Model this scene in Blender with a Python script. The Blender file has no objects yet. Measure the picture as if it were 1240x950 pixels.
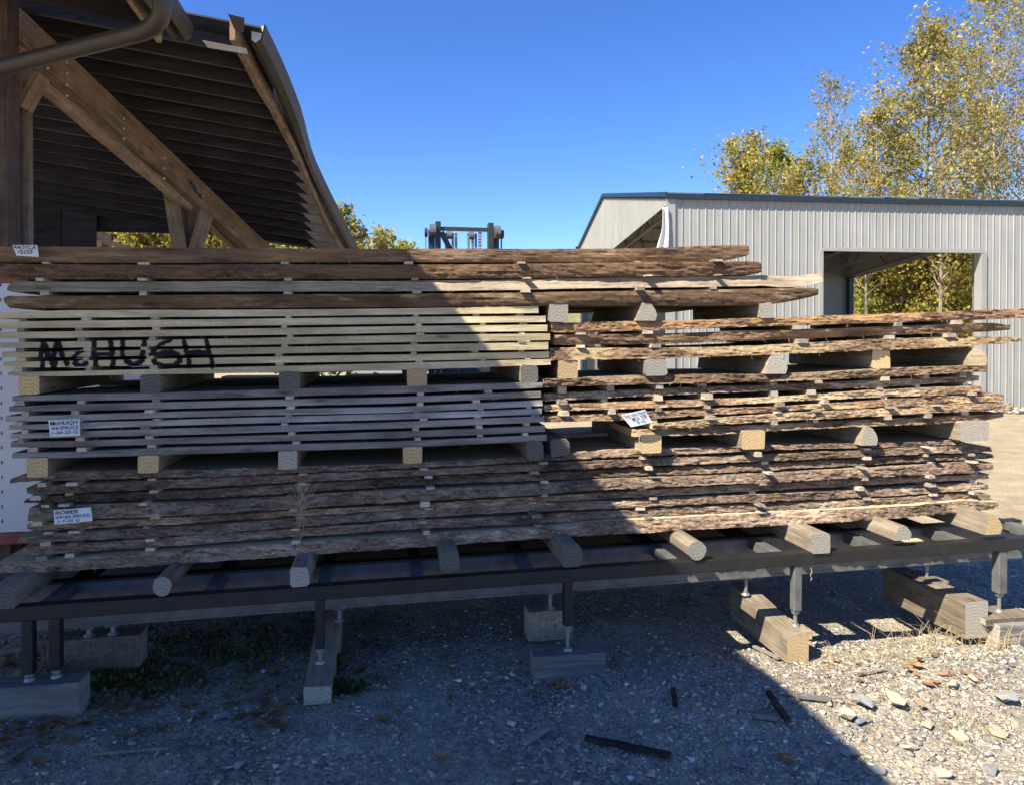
import bpy, bmesh, math, random
import numpy as np
from mathutils import Vector, Matrix, noise as mnoise

SC = bpy.context.scene
COL = SC.collection
random.seed(7)
rng = np.random.default_rng(7)

# ------------------------------------------------------------------ camera
F = 900.0                                   # focal length in photo pixels (photo 1240 wide)
YAW, PITCH = math.radians(9.7), math.radians(0.6)
CAMP = Vector((0, 0, 1.6))
FWD = Vector((math.sin(YAW)*math.cos(PITCH), math.cos(YAW)*math.cos(PITCH), -math.sin(PITCH)))
RGT = Vector((math.cos(YAW), -math.sin(YAW), 0))
UPV = RGT.cross(FWD)
HOR = 412.0
CY0 = HOR + F*math.tan(PITCH)
cam_d = bpy.data.cameras.new('camera')
cam = bpy.data.objects.new('camera', cam_d)
COL.objects.link(cam)
cam.matrix_world = Matrix(((RGT.x, UPV.x, -FWD.x, 0), (RGT.y, UPV.y, -FWD.y, 0), (RGT.z, UPV.z, -FWD.z, 1.6), (0, 0, 0, 1)))
cam_d.sensor_fit = 'HORIZONTAL'
cam_d.sensor_width = 36
cam_d.lens = 36*F/1240
cam_d.shift_y = -(475-CY0)/1240
cam_d.clip_end = 3000
cam_d.clip_start = 0.05
SC.camera = cam

# ------------------------------------------------------------------ light
SUN = Vector((0.83, 0.45, -1.0)).normalized()          # direction the light travels
world = bpy.data.worlds.new('World')
SC.world = world
world.use_nodes = True
wn = world.node_tree
bg = wn.nodes['Background']
sky = wn.nodes.new('ShaderNodeTexSky')
sky.sky_type = 'NISHITA'
sky.sun_disc = False
sky.sun_elevation = math.asin(-SUN.z)
sky.sun_rotation = math.atan2(-SUN.x, -SUN.y)
sky.altitude = 300
sky.air_density = 0.85
sky.dust_density = 0.05
sky.ozone_density = 5.0
hs_ = wn.nodes.new('ShaderNodeHueSaturation')          # the phone's richer blue, over the whole sky alike
hs_.inputs['Saturation'].default_value = 1.2
hs_.inputs['Hue'].default_value = 0.513
wn.links.new(sky.outputs[0], hs_.inputs['Color'])
wn.links.new(hs_.outputs[0], bg.inputs[0])
bg.inputs[1].default_value = 0.086
sun_d = bpy.data.lights.new('sun', 'SUN')
sun_d.energy = 4.35
sun_d.angle = math.radians(0.5)
sun_d.color = (1.0, 0.91, 0.75)
sun = bpy.data.objects.new('sun', sun_d)
COL.objects.link(sun)
sun.rotation_euler = SUN.to_track_quat('-Z', 'Y').to_euler()
sun.location = (-8, -5, 12)
SC.view_settings.view_transform = 'Standard'
SC.view_settings.look = 'None'
SC.view_settings.exposure = 1.5
SC.view_settings.gamma = 1.0
SC.cycles.max_bounces = 6
SC.cycles.diffuse_bounces = 4

# ------------------------------------------------------------------ photo pixel -> place helpers
def ray(px, py):
    return (FWD + RGT*((px-620)/F) + UPV*((CY0-py)/F)).normalized()
def P(px, py, Y):                      # on the plane Y = const
    d = ray(px, py)
    return CAMP + d*(Y/d.y)
def G(px, py, z=0.0):                  # on the level plane z
    d = ray(px, py)
    return CAMP + d*((z-1.6)/d.z)
def PL(px, py, p0, n):                 # on a general plane
    d = ray(px, py)
    return CAMP + d*((p0-CAMP).dot(n)/d.dot(n))

# ------------------------------------------------------------------ materials
def mat(name):
    m = bpy.data.materials.new(name)
    m.use_nodes = True
    nt = m.node_tree
    b = nt.nodes['Principled BSDF']
    return m, nt, b
def N(nt, kind, **kw):
    n = nt.nodes.new(kind)
    for k, v in kw.items():
        setattr(n, k, v)
    return n
def ramp(nt, fac, stops, interp='LINEAR'):
    r = N(nt, 'ShaderNodeValToRGB')
    r.color_ramp.interpolation = interp
    e = r.color_ramp.elements
    while len(e) < len(stops):
        e.new(0.5)
    for i, (p, c) in enumerate(stops):
        e[i].position = p
        e[i].color = (c[0], c[1], c[2], 1)
    nt.links.new(fac, r.inputs[0])
    return r.outputs[0]
def coords(nt, scale=(1, 1, 1), rnd=True):
    tc = N(nt, 'ShaderNodeTexCoord')
    v = tc.outputs['Object']
    if rnd:
        oi = N(nt, 'ShaderNodeObjectInfo')
        mu = N(nt, 'ShaderNodeMath', operation='MULTIPLY')
        mu.inputs[1].default_value = 57.0
        nt.links.new(oi.outputs['Random'], mu.inputs[0])
        ad = N(nt, 'ShaderNodeVectorMath', operation='ADD')
        nt.links.new(v, ad.inputs[0]); nt.links.new(mu.outputs[0], ad.inputs[1])
        v = ad.outputs[0]
    mp = N(nt, 'ShaderNodeMapping')
    mp.inputs['Scale'].default_value = scale
    nt.links.new(v, mp.inputs[0])
    return mp.outputs[0]
def noise(nt, vec, scale, detail=4, rough=0.6, dist=0.0):
    n = N(nt, 'ShaderNodeTexNoise')
    n.inputs['Scale'].default_value = scale
    n.inputs['Detail'].default_value = detail
    n.inputs['Roughness'].default_value = rough
    n.inputs['Distortion'].default_value = dist
    if vec is not None:
        nt.links.new(vec, n.inputs['Vector'])
    return n.outputs[0]
def mix(nt, fac, a, b, blend='MIX'):
    m = N(nt, 'ShaderNodeMix', data_type='RGBA', blend_type=blend)
    for s, v in ((m.inputs[0], fac), (m.inputs[6], a), (m.inputs[7], b)):
        if hasattr(v, 'links') or isinstance(v, bpy.types.NodeSocket):
            nt.links.new(v, s)
        elif isinstance(v, (int, float)):
            s.default_value = v
        else:
            s.default_value = (v[0], v[1], v[2], 1)
    return m.outputs[2]
def bump(nt, b, h, strength=0.5, dist=0.01):
    bp = N(nt, 'ShaderNodeBump')
    bp.inputs['Strength'].default_value = strength
    bp.inputs['Distance'].default_value = dist
    nt.links.new(h, bp.inputs['Height'])
    nt.links.new(bp.outputs[0], b.inputs['Normal'])

def wood(name, dark, light, var=0.25, rough=0.85, axis=0, attr=None, stain=None, grain=1.0):
    """sawn wood: long grain along one axis, blotches, per-object tone"""
    m, nt, b = mat(name)
    sc = [28, 28, 28]; sc[axis] = 1.6
    v = coords(nt, tuple(sc))
    g = noise(nt, v, 2.0*grain, 6, 0.65, 0.6)
    col = ramp(nt, g, [(0.28, dark), (0.72, light)])
    v2 = coords(nt, (3.0, 5, 9))
    blot = noise(nt, v2, 1.2, 3, 0.5)
    f = ramp(nt, blot, [(0.3, (1-var,)*3), (0.7, (1+var*0.4,)*3)])
    col = mix(nt, 1.0, col, f, 'MULTIPLY')
    oi = N(nt, 'ShaderNodeObjectInfo')
    f2 = ramp(nt, oi.outputs['Random'], [(0.0, (1-var*0.8, 1-var*0.85, 1-var*0.9)), (1.0, (1+var*0.5, 1+var*0.42, 1+var*0.35))])
    col = mix(nt, 1.0, col, f2, 'MULTIPLY')
    if stain:
        vs = coords(nt, (2.2, 7, 12))
        s = noise(nt, vs, 1.7, 5, 0.7)
        sf = ramp(nt, s, [(0.55, (0, 0, 0)), (0.68, (1, 1, 1))])
        col = mix(nt, sf, col, stain)
    if attr:
        at = N(nt, 'ShaderNodeAttribute', attribute_name=attr)
        col = mix(nt, at.outputs['Fac'], col, (0.012, 0.013, 0.018))
    # drying checks along the grain and fine speckle
    sk = [42, 42, 42]; sk[axis] = 2.6
    ck = noise(nt, coords(nt, tuple(sk)), 1.6, 8, 0.75, 0.3)
    cf = ramp(nt, ck, [(0.30, (0.35, 0.33, 0.31)), (0.40, (1, 1, 1)), (0.62, (1, 1, 1)), (0.72, (1.22, 1.2, 1.16))])
    col = mix(nt, 0.85, col, cf, 'MULTIPLY')
    skn = [13, 13, 13]; skn[axis] = 3.2
    kv = N(nt, 'ShaderNodeTexVoronoi'); kv.inputs['Scale'].default_value = 1.0
    nt.links.new(coords(nt, tuple(skn)), kv.inputs['Vector'])
    kf = ramp(nt, kv.outputs['Distance'], [(0.0, (0.30, 0.26, 0.22)), (0.10, (0.55, 0.5, 0.46)), (0.16, (1, 1, 1))])
    col = mix(nt, 0.8, col, kf, 'MULTIPLY')
    sp = noise(nt, coords(nt, (1, 1, 1)), 170, 3, 0.7)
    sf2 = ramp(nt, sp, [(0.3, (0.78,)*3), (0.7, (1.16,)*3)])
    col = mix(nt, 1.0, col, sf2, 'MULTIPLY')
    nt.links.new(col, b.inputs['Base Color'])
    b.inputs['Roughness'].default_value = rough
    b.inputs['Specular IOR Level'].default_value = 0.2
    hm = N(nt, 'ShaderNodeMath', operation='ADD')
    nt.links.new(g, hm.inputs[0]); nt.links.new(ck, hm.inputs[1])
    bump(nt, b, hm.outputs[0], 0.6, 0.006)
    return m

def bark(name, c_dark, c_mid, c_light, red=(0.20, 0.085, 0.05), bare=None, bare_lo=0.5):
    m, nt, b = mat(name)
    v = coords(nt, (0.33, 1.5, 1.5))
    n1 = noise(nt, v, 34, 8, 0.75, 0.7)
    col = ramp(nt, n1, [(0.33, c_dark), (0.48, c_mid), (0.66, c_light)])
    # long tonal changes along the slab
    n0 = noise(nt, coords(nt, (1.0, 1.5, 1.5)), 1.8, 5, 0.65)
    f0 = ramp(nt, n0, [(0.34, (0.26, 0.235, 0.22)), (0.47, (0.72, 0.68, 0.65)), (0.56, (1.0, 0.97, 0.94)), (0.68, (1.35, 1.3, 1.2))])
    col = mix(nt, 1.0, col, f0, 'MULTIPLY')
    n2 = noise(nt, coords(nt, (1, 2, 2)), 5.5, 5, 0.65)
    rf = ramp(nt, n2, [(0.52, (0, 0, 0)), (0.68, (0.6,)*3)])
    col = mix(nt, rf, col, red)
    n3 = noise(nt, coords(nt, (0.6, 2, 2)), 75, 3, 0.6)
    lf = ramp(nt, n3, [(0.55, (0, 0, 0)), (0.70, (0.55,)*3)])
    col = mix(nt, lf, col, c_light)
    df = ramp(nt, n3, [(0.28, (0.3, 0.28, 0.26)), (0.42, (1, 1, 1))])
    col = mix(nt, 1.0, col, df, 'MULTIPLY')
    h = noise(nt, coords(nt, (0.4, 1.6, 1.6)), 32, 8, 0.78, 0.9)
    if bare:
        n4 = noise(nt, coords(nt, (1.0, 3, 3)), 1.9, 5, 0.6)
        bf = ramp(nt, n4, [(bare_lo, (0, 0, 0)), (bare_lo+0.02, (1, 1, 1))])
        gv = noise(nt, coords(nt, (1.6, 28, 28)), 2.2, 6, 0.65, 0.4)
        bc = ramp(nt, gv, [(0.3, tuple(x*0.5 for x in bare)), (0.7, bare)])
        col = mix(nt, bf, col, bc)
    oi = N(nt, 'ShaderNodeObjectInfo')
    f2 = ramp(nt, oi.outputs['Random'], [(0.0, (0.55, 0.51, 0.48)), (0.5, (0.88, 0.86, 0.85)), (1.0, (1.2, 1.14, 1.05))])
    col = mix(nt, 1.0, col, f2, 'MULTIPLY')
    nt.links.new(col, b.inputs['Base Color'])
    b.inputs['Roughness'].default_value = 0.93
    b.inputs['Specular IOR Level'].default_value = 0.15
    bump(nt, b, h, 1.0, 0.015)
    return m

def endgrain(name, dark, light):
    m, nt, b = mat(name)
    tc = N(nt, 'ShaderNodeTexCoord')
    w = N(nt, 'ShaderNodeTexWave', wave_type='RINGS', rings_direction='Y')
    w.inputs['Scale'].default_value = 19
    w.inputs['Distortion'].default_value = 3.0
    w.inputs['Detail'].default_value = 3
    w.inputs['Detail Scale'].default_value = 2
    nt.links.new(coords(nt, (1, 0.3, 1), False), w.inputs['Vector'])
    n = noise(nt, coords(nt), 60, 5, 0.7)
    c = ramp(nt, w.outputs[0], [(0.0, tuple(x*0.5+y*0.5 for x, y in zip(dark, light))), (1.0, light)])
    c2 = ramp(nt, n, [(0.27, (0.45,)*3), (0.36, (0.92,)*3), (0.65, (1.06,)*3)])
    c = mix(nt, 1.0, c, c2, 'MULTIPLY')
    oi = N(nt, 'ShaderNodeObjectInfo')
    f2 = ramp(nt, oi.outputs['Random'], [(0.0, (0.7, 0.7, 0.7)), (1.0, (1.15, 1.1, 1.0))])
    c = mix(nt, 1.0, c, f2, 'MULTIPLY')
    nt.links.new(c, b.inputs['Base Color'])
    b.inputs['Roughness'].default_value = 0.9
    b.inputs['Specular IOR Level'].default_value = 0.15
    bump(nt, b, n, 0.5, 0.004)
    return m

def plain(name, c, rough=0.6, metal=0.0, var=0.15, ns=12, bmp=0.0, c2=None, tone=0.0):
    m, nt, b = mat(name)
    n = noise(nt, coords(nt), ns, 5, 0.65)
    d = c2 if c2 else tuple(x*(1-var) for x in c)
    col = ramp(nt, n, [(0.35, d), (0.65, c)])
    if tone:
        oi = N(nt, 'ShaderNodeObjectInfo')
        f2 = ramp(nt, oi.outputs['Random'], [(0.0, (1-tone,)*3), (1.0, (1+tone,)*3)])
        col = mix(nt, 1.0, col, f2, 'MULTIPLY')
        st_ = noise(nt, coords(nt, (6, 6, 0.5)), 1.5, 5, 0.7)
        sf_ = ramp(nt, st_, [(0.3, (0.86, 0.85, 0.82)), (0.55, (1, 1, 1))])
        col = mix(nt, 1.0, col, sf_, 'MULTIPLY')
    nt.links.new(col, b.inputs['Base Color'])
    b.inputs['Roughness'].default_value = rough
    b.inputs['Metallic'].default_value = metal
    if bmp:
        bump(nt, b, n, bmp, 0.01)
    return m

M = {}
M['grey_wood'] = wood('weathered grey wood', (0.13, 0.125, 0.12), (0.30, 0.285, 0.265), 0.3)
M['grey_edge'] = wood('weathered spruce edge', (0.22, 0.215, 0.21), (0.47, 0.45, 0.43), 0.45, stain=(0.30, 0.26, 0.22))
M['yellow_wood'] = wood('pale sawn pine', (0.46, 0.38, 0.235), (0.70, 0.60, 0.385), 0.30, attr='paint', stain=(0.40, 0.34, 0.25))
M['brown_wood'] = wood('brown oak slab', (0.10, 0.065, 0.042), (0.34, 0.22, 0.13), 0.5, stain=(0.36, 0.26, 0.16))
M['cream_wood'] = wood('fresh cut cream wood', (0.42, 0.33, 0.19), (0.64, 0.53, 0.34), 0.15)
M['orange_wood'] = wood('orange sapwood', (0.36, 0.21, 0.10), (0.58, 0.38, 0.20), 0.2)
M['sawn_tan'] = wood('tan sawn face', (0.26, 0.20, 0.13), (0.46, 0.37, 0.24), 0.2)
M['bark'] = bark('spruce bark', (0.055, 0.040, 0.032), (0.29, 0.215, 0.16), (0.64, 0.55, 0.44), red=(0.36, 0.215, 0.145))
M['bark_mix'] = bark('flaky bark with bare wood', (0.05, 0.034, 0.024), (0.27, 0.18, 0.115), (0.54, 0.43, 0.30), red=(0.32, 0.17, 0.10), bare=(0.62, 0.48, 0.28), bare_lo=0.52)
M['bark_pale'] = bark('torn pale bark', (0.06, 0.04, 0.028), (0.36, 0.255, 0.165), (0.64, 0.53, 0.39), red=(0.36, 0.20, 0.12), bare=(0.64, 0.52, 0.34), bare_lo=0.58)
M['bark_brown'] = bark('dark brown hardwood bark', (0.035, 0.022, 0.015), (0.15, 0.095, 0.06), (0.30, 0.22, 0.16), red=(0.17, 0.09, 0.055), bare=(0.26, 0.165, 0.10), bare_lo=0.50)
M['bark_red'] = bark('scaly reddish bark', (0.05, 0.03, 0.022), (0.25, 0.155, 0.105), (0.42, 0.31, 0.23), red=(0.28, 0.16, 0.10), bare=(0.46, 0.29, 0.145), bare_lo=0.52)
M['end_dark'] = endgrain('dark weathered end grain', (0.05, 0.05, 0.048), (0.15, 0.145, 0.135))
M['end_grey'] = endgrain('grey end grain', (0.20, 0.19, 0.17), (0.38, 0.36, 0.315))
M['end_tan'] = endgrain('tan end grain', (0.36, 0.25, 0.13), (0.60, 0.45, 0.25))
M['bunk_side'] = wood('weathered bunk side', (0.17, 0.14, 0.10), (0.38, 0.32, 0.24), 0.3, axis=1)
M['sticker'] = wood('sticker stick', (0.26, 0.23, 0.19), (0.52, 0.47, 0.39), 0.5, axis=1)
M['stick_end'] = endgrain('sticker end grain', (0.30, 0.25, 0.19), (0.56, 0.49, 0.38))
M['timber'] = wood('old shed timber', (0.22, 0.145, 0.085), (0.46, 0.33, 0.21), 0.3, axis=1, stain=(0.22, 0.13, 0.08))
M['timber_v'] = wood('old shed post', (0.16, 0.11, 0.08), (0.34, 0.25, 0.18), 0.3, axis=2)
M['redpost'] = wood('red brown post', (0.06, 0.042, 0.036), (0.14, 0.10, 0.085), 0.3, axis=2)
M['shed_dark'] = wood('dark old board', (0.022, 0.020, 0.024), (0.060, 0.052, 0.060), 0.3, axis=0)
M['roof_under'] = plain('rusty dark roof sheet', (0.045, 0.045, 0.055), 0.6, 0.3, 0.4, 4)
M['gutter'] = plain('brown painted metal', (0.075, 0.054, 0.042), 0.45, 0.1, 0.25, 8)
M['gutter_in'] = plain('cream gutter lining', (0.62, 0.58, 0.47), 0.5, 0.0, 0.2, 20)
M['rail'] = plain('black painted steel', (0.017, 0.016, 0.015), 0.5, 0.0, 0.45, 14, 0.05)
M['rail_grey'] = plain('worn grey steel', (0.17, 0.17, 0.165), 0.5, 0.25, 0.4, 12, 0.05)
M['zinc'] = plain('zinc plated screw', (0.30, 0.295, 0.28), 0.45, 0.5, 0.15, 40)
M['joist_edge_lit'] = wood('joist edge with painted light', (0.10, 0.085, 0.08), (0.21, 0.185, 0.175), 0.3)  # paler than the joist sides; the lit look is put into the colour
M['slab_grey'] = wood('sun bleached slab edge', (0.20, 0.165, 0.12), (0.47, 0.385, 0.275), 0.35, stain=(0.24, 0.19, 0.14))
M['siding'] = plain('light grey painted siding', (0.31, 0.315, 0.295), 0.42, 0.0, 0.10, 1.5, tone=0.05)
M['siding_w'] = plain('off white painted siding', (0.30, 0.30, 0.28), 0.42, 0.0, 0.08, 1.5, tone=0.03)
M['siding_in'] = plain('blue grey inner siding', (0.20, 0.215, 0.23), 0.5, 0.0, 0.15, 3)
M['trim'] = plain('slate blue trim', (0.014, 0.028, 0.042), 0.4, 0.1, 0.2, 10)
M['truss'] = plain('galvanised truss steel', (0.20, 0.19, 0.17), 0.5, 0.3, 0.3, 8)
M['wrap'] = plain('torn white wrap', (0.78, 0.78, 0.76), 0.6, 0.0, 0.06, 10)
M['white_panel'] = plain('white trailer panel', (0.66, 0.67, 0.70), 0.4, 0.0, 0.10, 3)
M['red_paint'] = plain('faded red trim', (0.30, 0.06, 0.04), 0.5, 0.0, 0.3, 8)
M['rubber'] = plain('black rubber', (0.02, 0.02, 0.02), 0.8, 0.0, 0.2, 20)
M['steel_dark'] = plain('dark blue grey mast steel', (0.04, 0.052, 0.06), 0.45, 0.3, 0.3, 14)
M['steel_light'] = plain('light greased steel', (0.26, 0.26, 0.245), 0.35, 0.6, 0.3, 20)
M['yellow_paint'] = plain('forklift body paint', (0.45, 0.30, 0.04), 0.45, 0.0, 0.2, 8)
M['paper'] = plain('weathered paper card', (0.70, 0.73, 0.76), 0.8, 0.0, 0.06, 30)
M['ink'] = plain('black marker ink', (0.015, 0.017, 0.03), 0.7, 0.0, 0.1, 30)
M['blue_ink'] = plain('faded blue ink', (0.03, 0.06, 0.16), 0.7, 0.0, 0.1, 30)
M['nail'] = plain('bright nail head', (0.62, 0.62, 0.58), 0.4, 0.3, 0.1, 30)
M['crib_dark'] = wood('old stained crib timber', (0.10, 0.08, 0.06), (0.26, 0.21, 0.155), 0.3, axis=1)
M['char'] = bark('dark split wood', (0.02, 0.018, 0.016), (0.06, 0.05, 0.045), (0.14, 0.12, 0.10), red=(0.05, 0.03, 0.02))

# ------------------------------------------------------------------ mesh builder
class MB:
    def __init__(s):
        s.v = []; s.f = []; s.m = []; s.mats = []
    def mi(s, key):
        if key not in s.mats:
            s.mats.append(key)
        return s.mats.index(key)
    def add(s, vs, fs, key):
        o = len(s.v); k = s.mi(key)
        s.v += [tuple(p) for p in vs]
        for f in fs:
            s.f.append([i+o for i in f]); s.m.append(k)
    def hexa(s, c, key, keys=None):
        """c: 8 corners, 0-3 one end loop, 4-7 the other; keys = (end0, end1, side)"""
        fs = [[3, 2, 1, 0], [4, 5, 6, 7], [0, 1, 5, 4], [1, 2, 6, 5], [2, 3, 7, 6], [3, 0, 4, 7]]
        if keys:
            s.add(c, [], key)
            o = len(s.v)-8
            for f, k in zip(fs, (keys[0], keys[1], key, key, key, key)):
                s.f.append([i+o for i in f]); s.m.append(s.mi(k))
        else:
            s.add(c, fs, key)
    def box(s, x0, x1, y0, y1, z0, z1, key, keys=None):
        s.hexa([(x0, y0, z0), (x1, y0, z0), (x1, y0, z1), (x0, y0, z1), (x0, y1, z0), (x1, y1, z0), (x1, y1, z1), (x0, y1, z1)], key, keys)
    def beam(s, a, b, w, h, key, up=Vector((0, 0, 1)), keys=None):
        a = Vector(a); b = Vector(b); d = (b-a).normalized()
        sd = d.cross(up)
        sd = sd.normalized() if sd.length > 1e-4 else Vector((1, 0, 0))
        u = sd.cross(d).normalized()
        def loop(p): return [p-sd*w/2-u*h/2, p+sd*w/2-u*h/2, p+sd*w/2+u*h/2, p-sd*w/2+u*h/2]
        s.hexa(loop(a)+loop(b), key, keys)
    def tube(s, pts, r, key, n=8, cap=True):
        pts = [Vector(p) for p in pts]
        rs = r if isinstance(r, (list, tuple)) else [r]*len(pts)
        vs = []; fs = []
        prev = None
        for i, p in enumerate(pts):
            d = (pts[min(i+1, len(pts)-1)]-pts[max(i-1, 0)]).normalized()
            a = d.cross(Vector((0, 0, 1))) if prev is None else prev - d*prev.dot(d)
            if a.length < 1e-3: a = d.cross(Vector((1, 0, 0)))
            a.normalize(); b = d.cross(a); prev = a
            for k in range(n):
                t = 2*math.pi*k/n
                vs.append(p + (a*math.cos(t)+b*math.sin(t))*rs[i])
        for i in range(len(pts)-1):
            for k in range(n):
                k2 = (k+1) % n
                fs.append([i*n+k, i*n+k2, (i+1)*n+k2, (i+1)*n+k])
        if cap:
            fs.append(list(range(n))[::-1]); fs.append([(len(pts)-1)*n+k for k in range(n)])
        s.add(vs, fs, key)
    def build(s, name, parent=None, origin=None, smooth=False, bevel=0.0):
        me = bpy.data.meshes.new(name)
        o3 = Vector(origin) if origin is not None else Vector((0, 0, 0))
        if origin is None and parent is None and s.v:
            a = np.array(s.v); o3 = Vector(((a[:, 0].min()+a[:, 0].max())/2, (a[:, 1].min()+a[:, 1].max())/2, a[:, 2].min()))
        off = o3
        me.from_pydata([(p[0]-off.x, p[1]-off.y, p[2]-off.z) for p in s.v], [], s.f)
        for k in s.mats: me.materials.append(M[k])
        me.polygons.foreach_set('material_index', s.m)
        if smooth: me.polygons.foreach_set('use_smooth', [True]*len(s.f))
        ob = bpy.data.objects.new(name, me)
        COL.objects.link(ob)
        if parent is not None:
            ob.parent = parent
            # vertices are given in world space: take them into the parent's space
            pm = parent.matrix_basis if parent.parent is None else parent.parent.matrix_basis @ parent.matrix_basis
            ob.matrix_basis = pm.inverted() @ Matrix.Translation(off)
        else:
            ob.location = off
        if bevel:
            md = ob.modifiers.new('bevel', 'BEVEL'); md.width = bevel; md.segments = 2; md.limit_method = 'ANGLE'
        return ob

def align(ob, d):
    """turn the object's own Y axis along d so that the wood grain runs with the piece"""
    Rm = Vector(d).to_track_quat('Y', 'Z').to_matrix().to_4x4()
    ob.data.transform(Rm.inverted())
    ob.matrix_basis = ob.matrix_basis @ Rm
    return ob
def tag(o, label, cat, group=None):
    o['label'] = label; o['category'] = cat
    if group: o['group'] = group
    return o
def structure(o):
    o['kind'] = 'structure'; return o
def stuff(o):
    o['kind'] = 'stuff'; return o
def empty(name, loc, rz=0):
    e = bpy.data.objects.new(name, None)
    COL.objects.link(e)
    e.location = loc; e.rotation_euler = (0, 0, rz)
    e.empty_display_size = 0.2
    return e
ORD = ['', 'first', 'second', 'third', 'fourth', 'fifth', 'sixth', 'seventh', 'eighth', 'ninth', 'tenth', 'eleventh', 'twelfth']
def nz(x, y, z=0.0): return mnoise.noise(Vector((x, y, z)))
def sm(x, a, b):
    t = min(1, max(0, (x-a)/(b-a))); return t*t*(3-2*t)

# ================================================================== GROUND
def gz(x, y):
    """height of the ground near the camera"""
    z = 0.018*nz(x*1.3, y*1.3, 1.0) + 0.012*nz(x*4.1, y*4.1, 5.0)
    b = math.exp(-((y-3.02)/0.30)**2)*sm(x, 0.9, 1.9)*0.075
    hollow = -0.035*math.exp(-((y-3.75)/0.35)**2)*sm(x, 0.8, 1.6)
    return z + b + hollow
def gzf(x, y):
    return gz(x, y) + 0.006*nz(x*17, y*17, 2.0) + 0.005*nz(x*41, y*41, 3.0)

def gravel_mat(name, tones, near=True):
    m, nt, b = mat(name)
    v = coords(nt, (1, 1, 1), False)
    vo = N(nt, 'ShaderNodeTexVoronoi'); vo.inputs['Scale'].default_value = 55
    vo2 = N(nt, 'ShaderNodeTexVoronoi'); vo2.inputs['Scale'].default_value = 130
    for q in (vo, vo2): nt.links.new(v, q.inputs['Vector'])
    r1 = N(nt, 'ShaderNodeSeparateColor'); nt.links.new(vo.outputs['Color'], r1.inputs[0])
    r2 = N(nt, 'ShaderNodeSeparateColor'); nt.links.new(vo2.outputs['Color'], r2.inputs[0])
    c1 = ramp(nt, r1.outputs[0], tones, 'CONSTANT')
    c2 = ramp(nt, r2.outputs[0], [(0, tones[0][1]), (0.5, tones[1][1]), (1, tones[-1][1])])
    n = noise(nt, v, 1.1, 5, 0.6)
    f = ramp(nt, n, [(0.42, (0, 0, 0)), (0.62, (1, 1, 1))])
    col = mix(nt, f, c1, c2)
    dirt = noise(nt, v, 2.3, 6, 0.7)
    df = ramp(nt, dirt, [(0.40, (0.72, 0.70, 0.68)), (0.66, (1.05, 1.03, 1.0))])
    col = mix(nt, 1.0, col, df, 'MULTIPLY')
    fine = noise(nt, v, 260, 3, 0.7)
    ff = ramp(nt, fine, [(0.3, (0.65,)*3), (0.7, (1.2,)*3)])
    col = mix(nt, 1.0, col, ff, 'MULTIPLY')
    nt.links.new(col, b.inputs['Base Color'])
    b.inputs['Roughness'].default_value = 0.95
    b.inputs['Specular IOR Level'].default_value = 0.15
    ad = N(nt, 'ShaderNodeMath', operation='ADD')
    nt.links.new(vo.outputs['Distance'], ad.inputs[0]); nt.links.new(vo2.outputs['Distance'], ad.inputs[1])
    ad2 = N(nt, 'ShaderNodeMath', operation='SUBTRACT')
    nt.links.new(fine, ad2.inputs[0]); nt.links.new(ad.outputs[0], ad2.inputs[1])
    bump(nt, b, ad2.outputs[0], 0.7, 0.012)
    return m
M['gravel'] = gravel_mat('crushed stone ground', [(0.0, (0.25, 0.23, 0.19)), (0.3, (0.47, 0.43, 0.34)), (0.6, (0.36, 0.335, 0.28)), (0.85, (0.64, 0.58, 0.45))])
M['yard'] = gravel_mat('pale packed yard', [(0.0, (0.44, 0.37, 0.245)), (0.3, (0.50, 0.42, 0.28)), (0.6, (0.46, 0.385, 0.26)), (0.85, (0.54, 0.46, 0.31))])
M['litter'] = plain('leaf litter hillside', (0.30, 0.27, 0.10), 0.95, 0, 0.5, 1.2, 0.3, (0.12, 0.12, 0.045))

# near ground: fine sheet inside a large sheet with a hole cut for it
X0, X1, Y0, Y1 = -4.6, 6.4, 0.6, 6.6
nx, ny = 400, 250
me = bpy.data.meshes.new('gravel_ground')
xs = np.linspace(X0, X1, nx); ys = np.linspace(Y0, Y1, ny)
vs = []
for j in range(ny):
    for i in range(nx):
        e = min(1, min(xs[i]-X0, X1-xs[i], ys[j]-Y0, Y1-ys[j])/0.3)
        vs.append((xs[i], ys[j], gzf(xs[i], ys[j])*e))
fs = [(j*nx+i, j*nx+i+1, (j+1)*nx+i+1, (j+1)*nx+i) for j in range(ny-1) for i in range(nx-1)]
me.from_pydata(vs, [], fs)
me.polygons.foreach_set('use_smooth', [True]*len(fs))
me.materials.append(M['gravel'])
me.materials.append(M['yard'])
me.polygons.foreach_set('material_index', [1 if (ys[k // (nx-1)] > 4.75+0.25*nz(xs[k % (nx-1)]*2, ys[k // (nx-1)]*2) and xs[k % (nx-1)] > 1.0+0.4*nz(ys[k // (nx-1)]*3, 5)) else 0 for k in range(len(fs))])
o = bpy.data.objects.new('gravel_ground', me); COL.objects.link(o); structure(o)
# outer ground, a ring of quads round the near sheet out to the horizon
g = MB()
R_ = 1200
rx = [-R_, X0, X1, R_]; ry = [-R_, Y0, Y1, 9.0, R_]
for i in range(3):
    for j in range(4):
        if i == 1 and j == 1: continue
        k = 'yard' if (j >= 2 or j == 0) else 'gravel'
        if i == 0 and j == 2: k = 'gravel'
        g.add([(rx[i], ry[j], 0), (rx[i+1], ry[j], 0), (rx[i+1], ry[j+1], 0), (rx[i], ry[j+1], 0)], [[0, 1, 2, 3]], k)
o = g.build('yard_ground', origin=(0, 0, 0)); structure(o)

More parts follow.
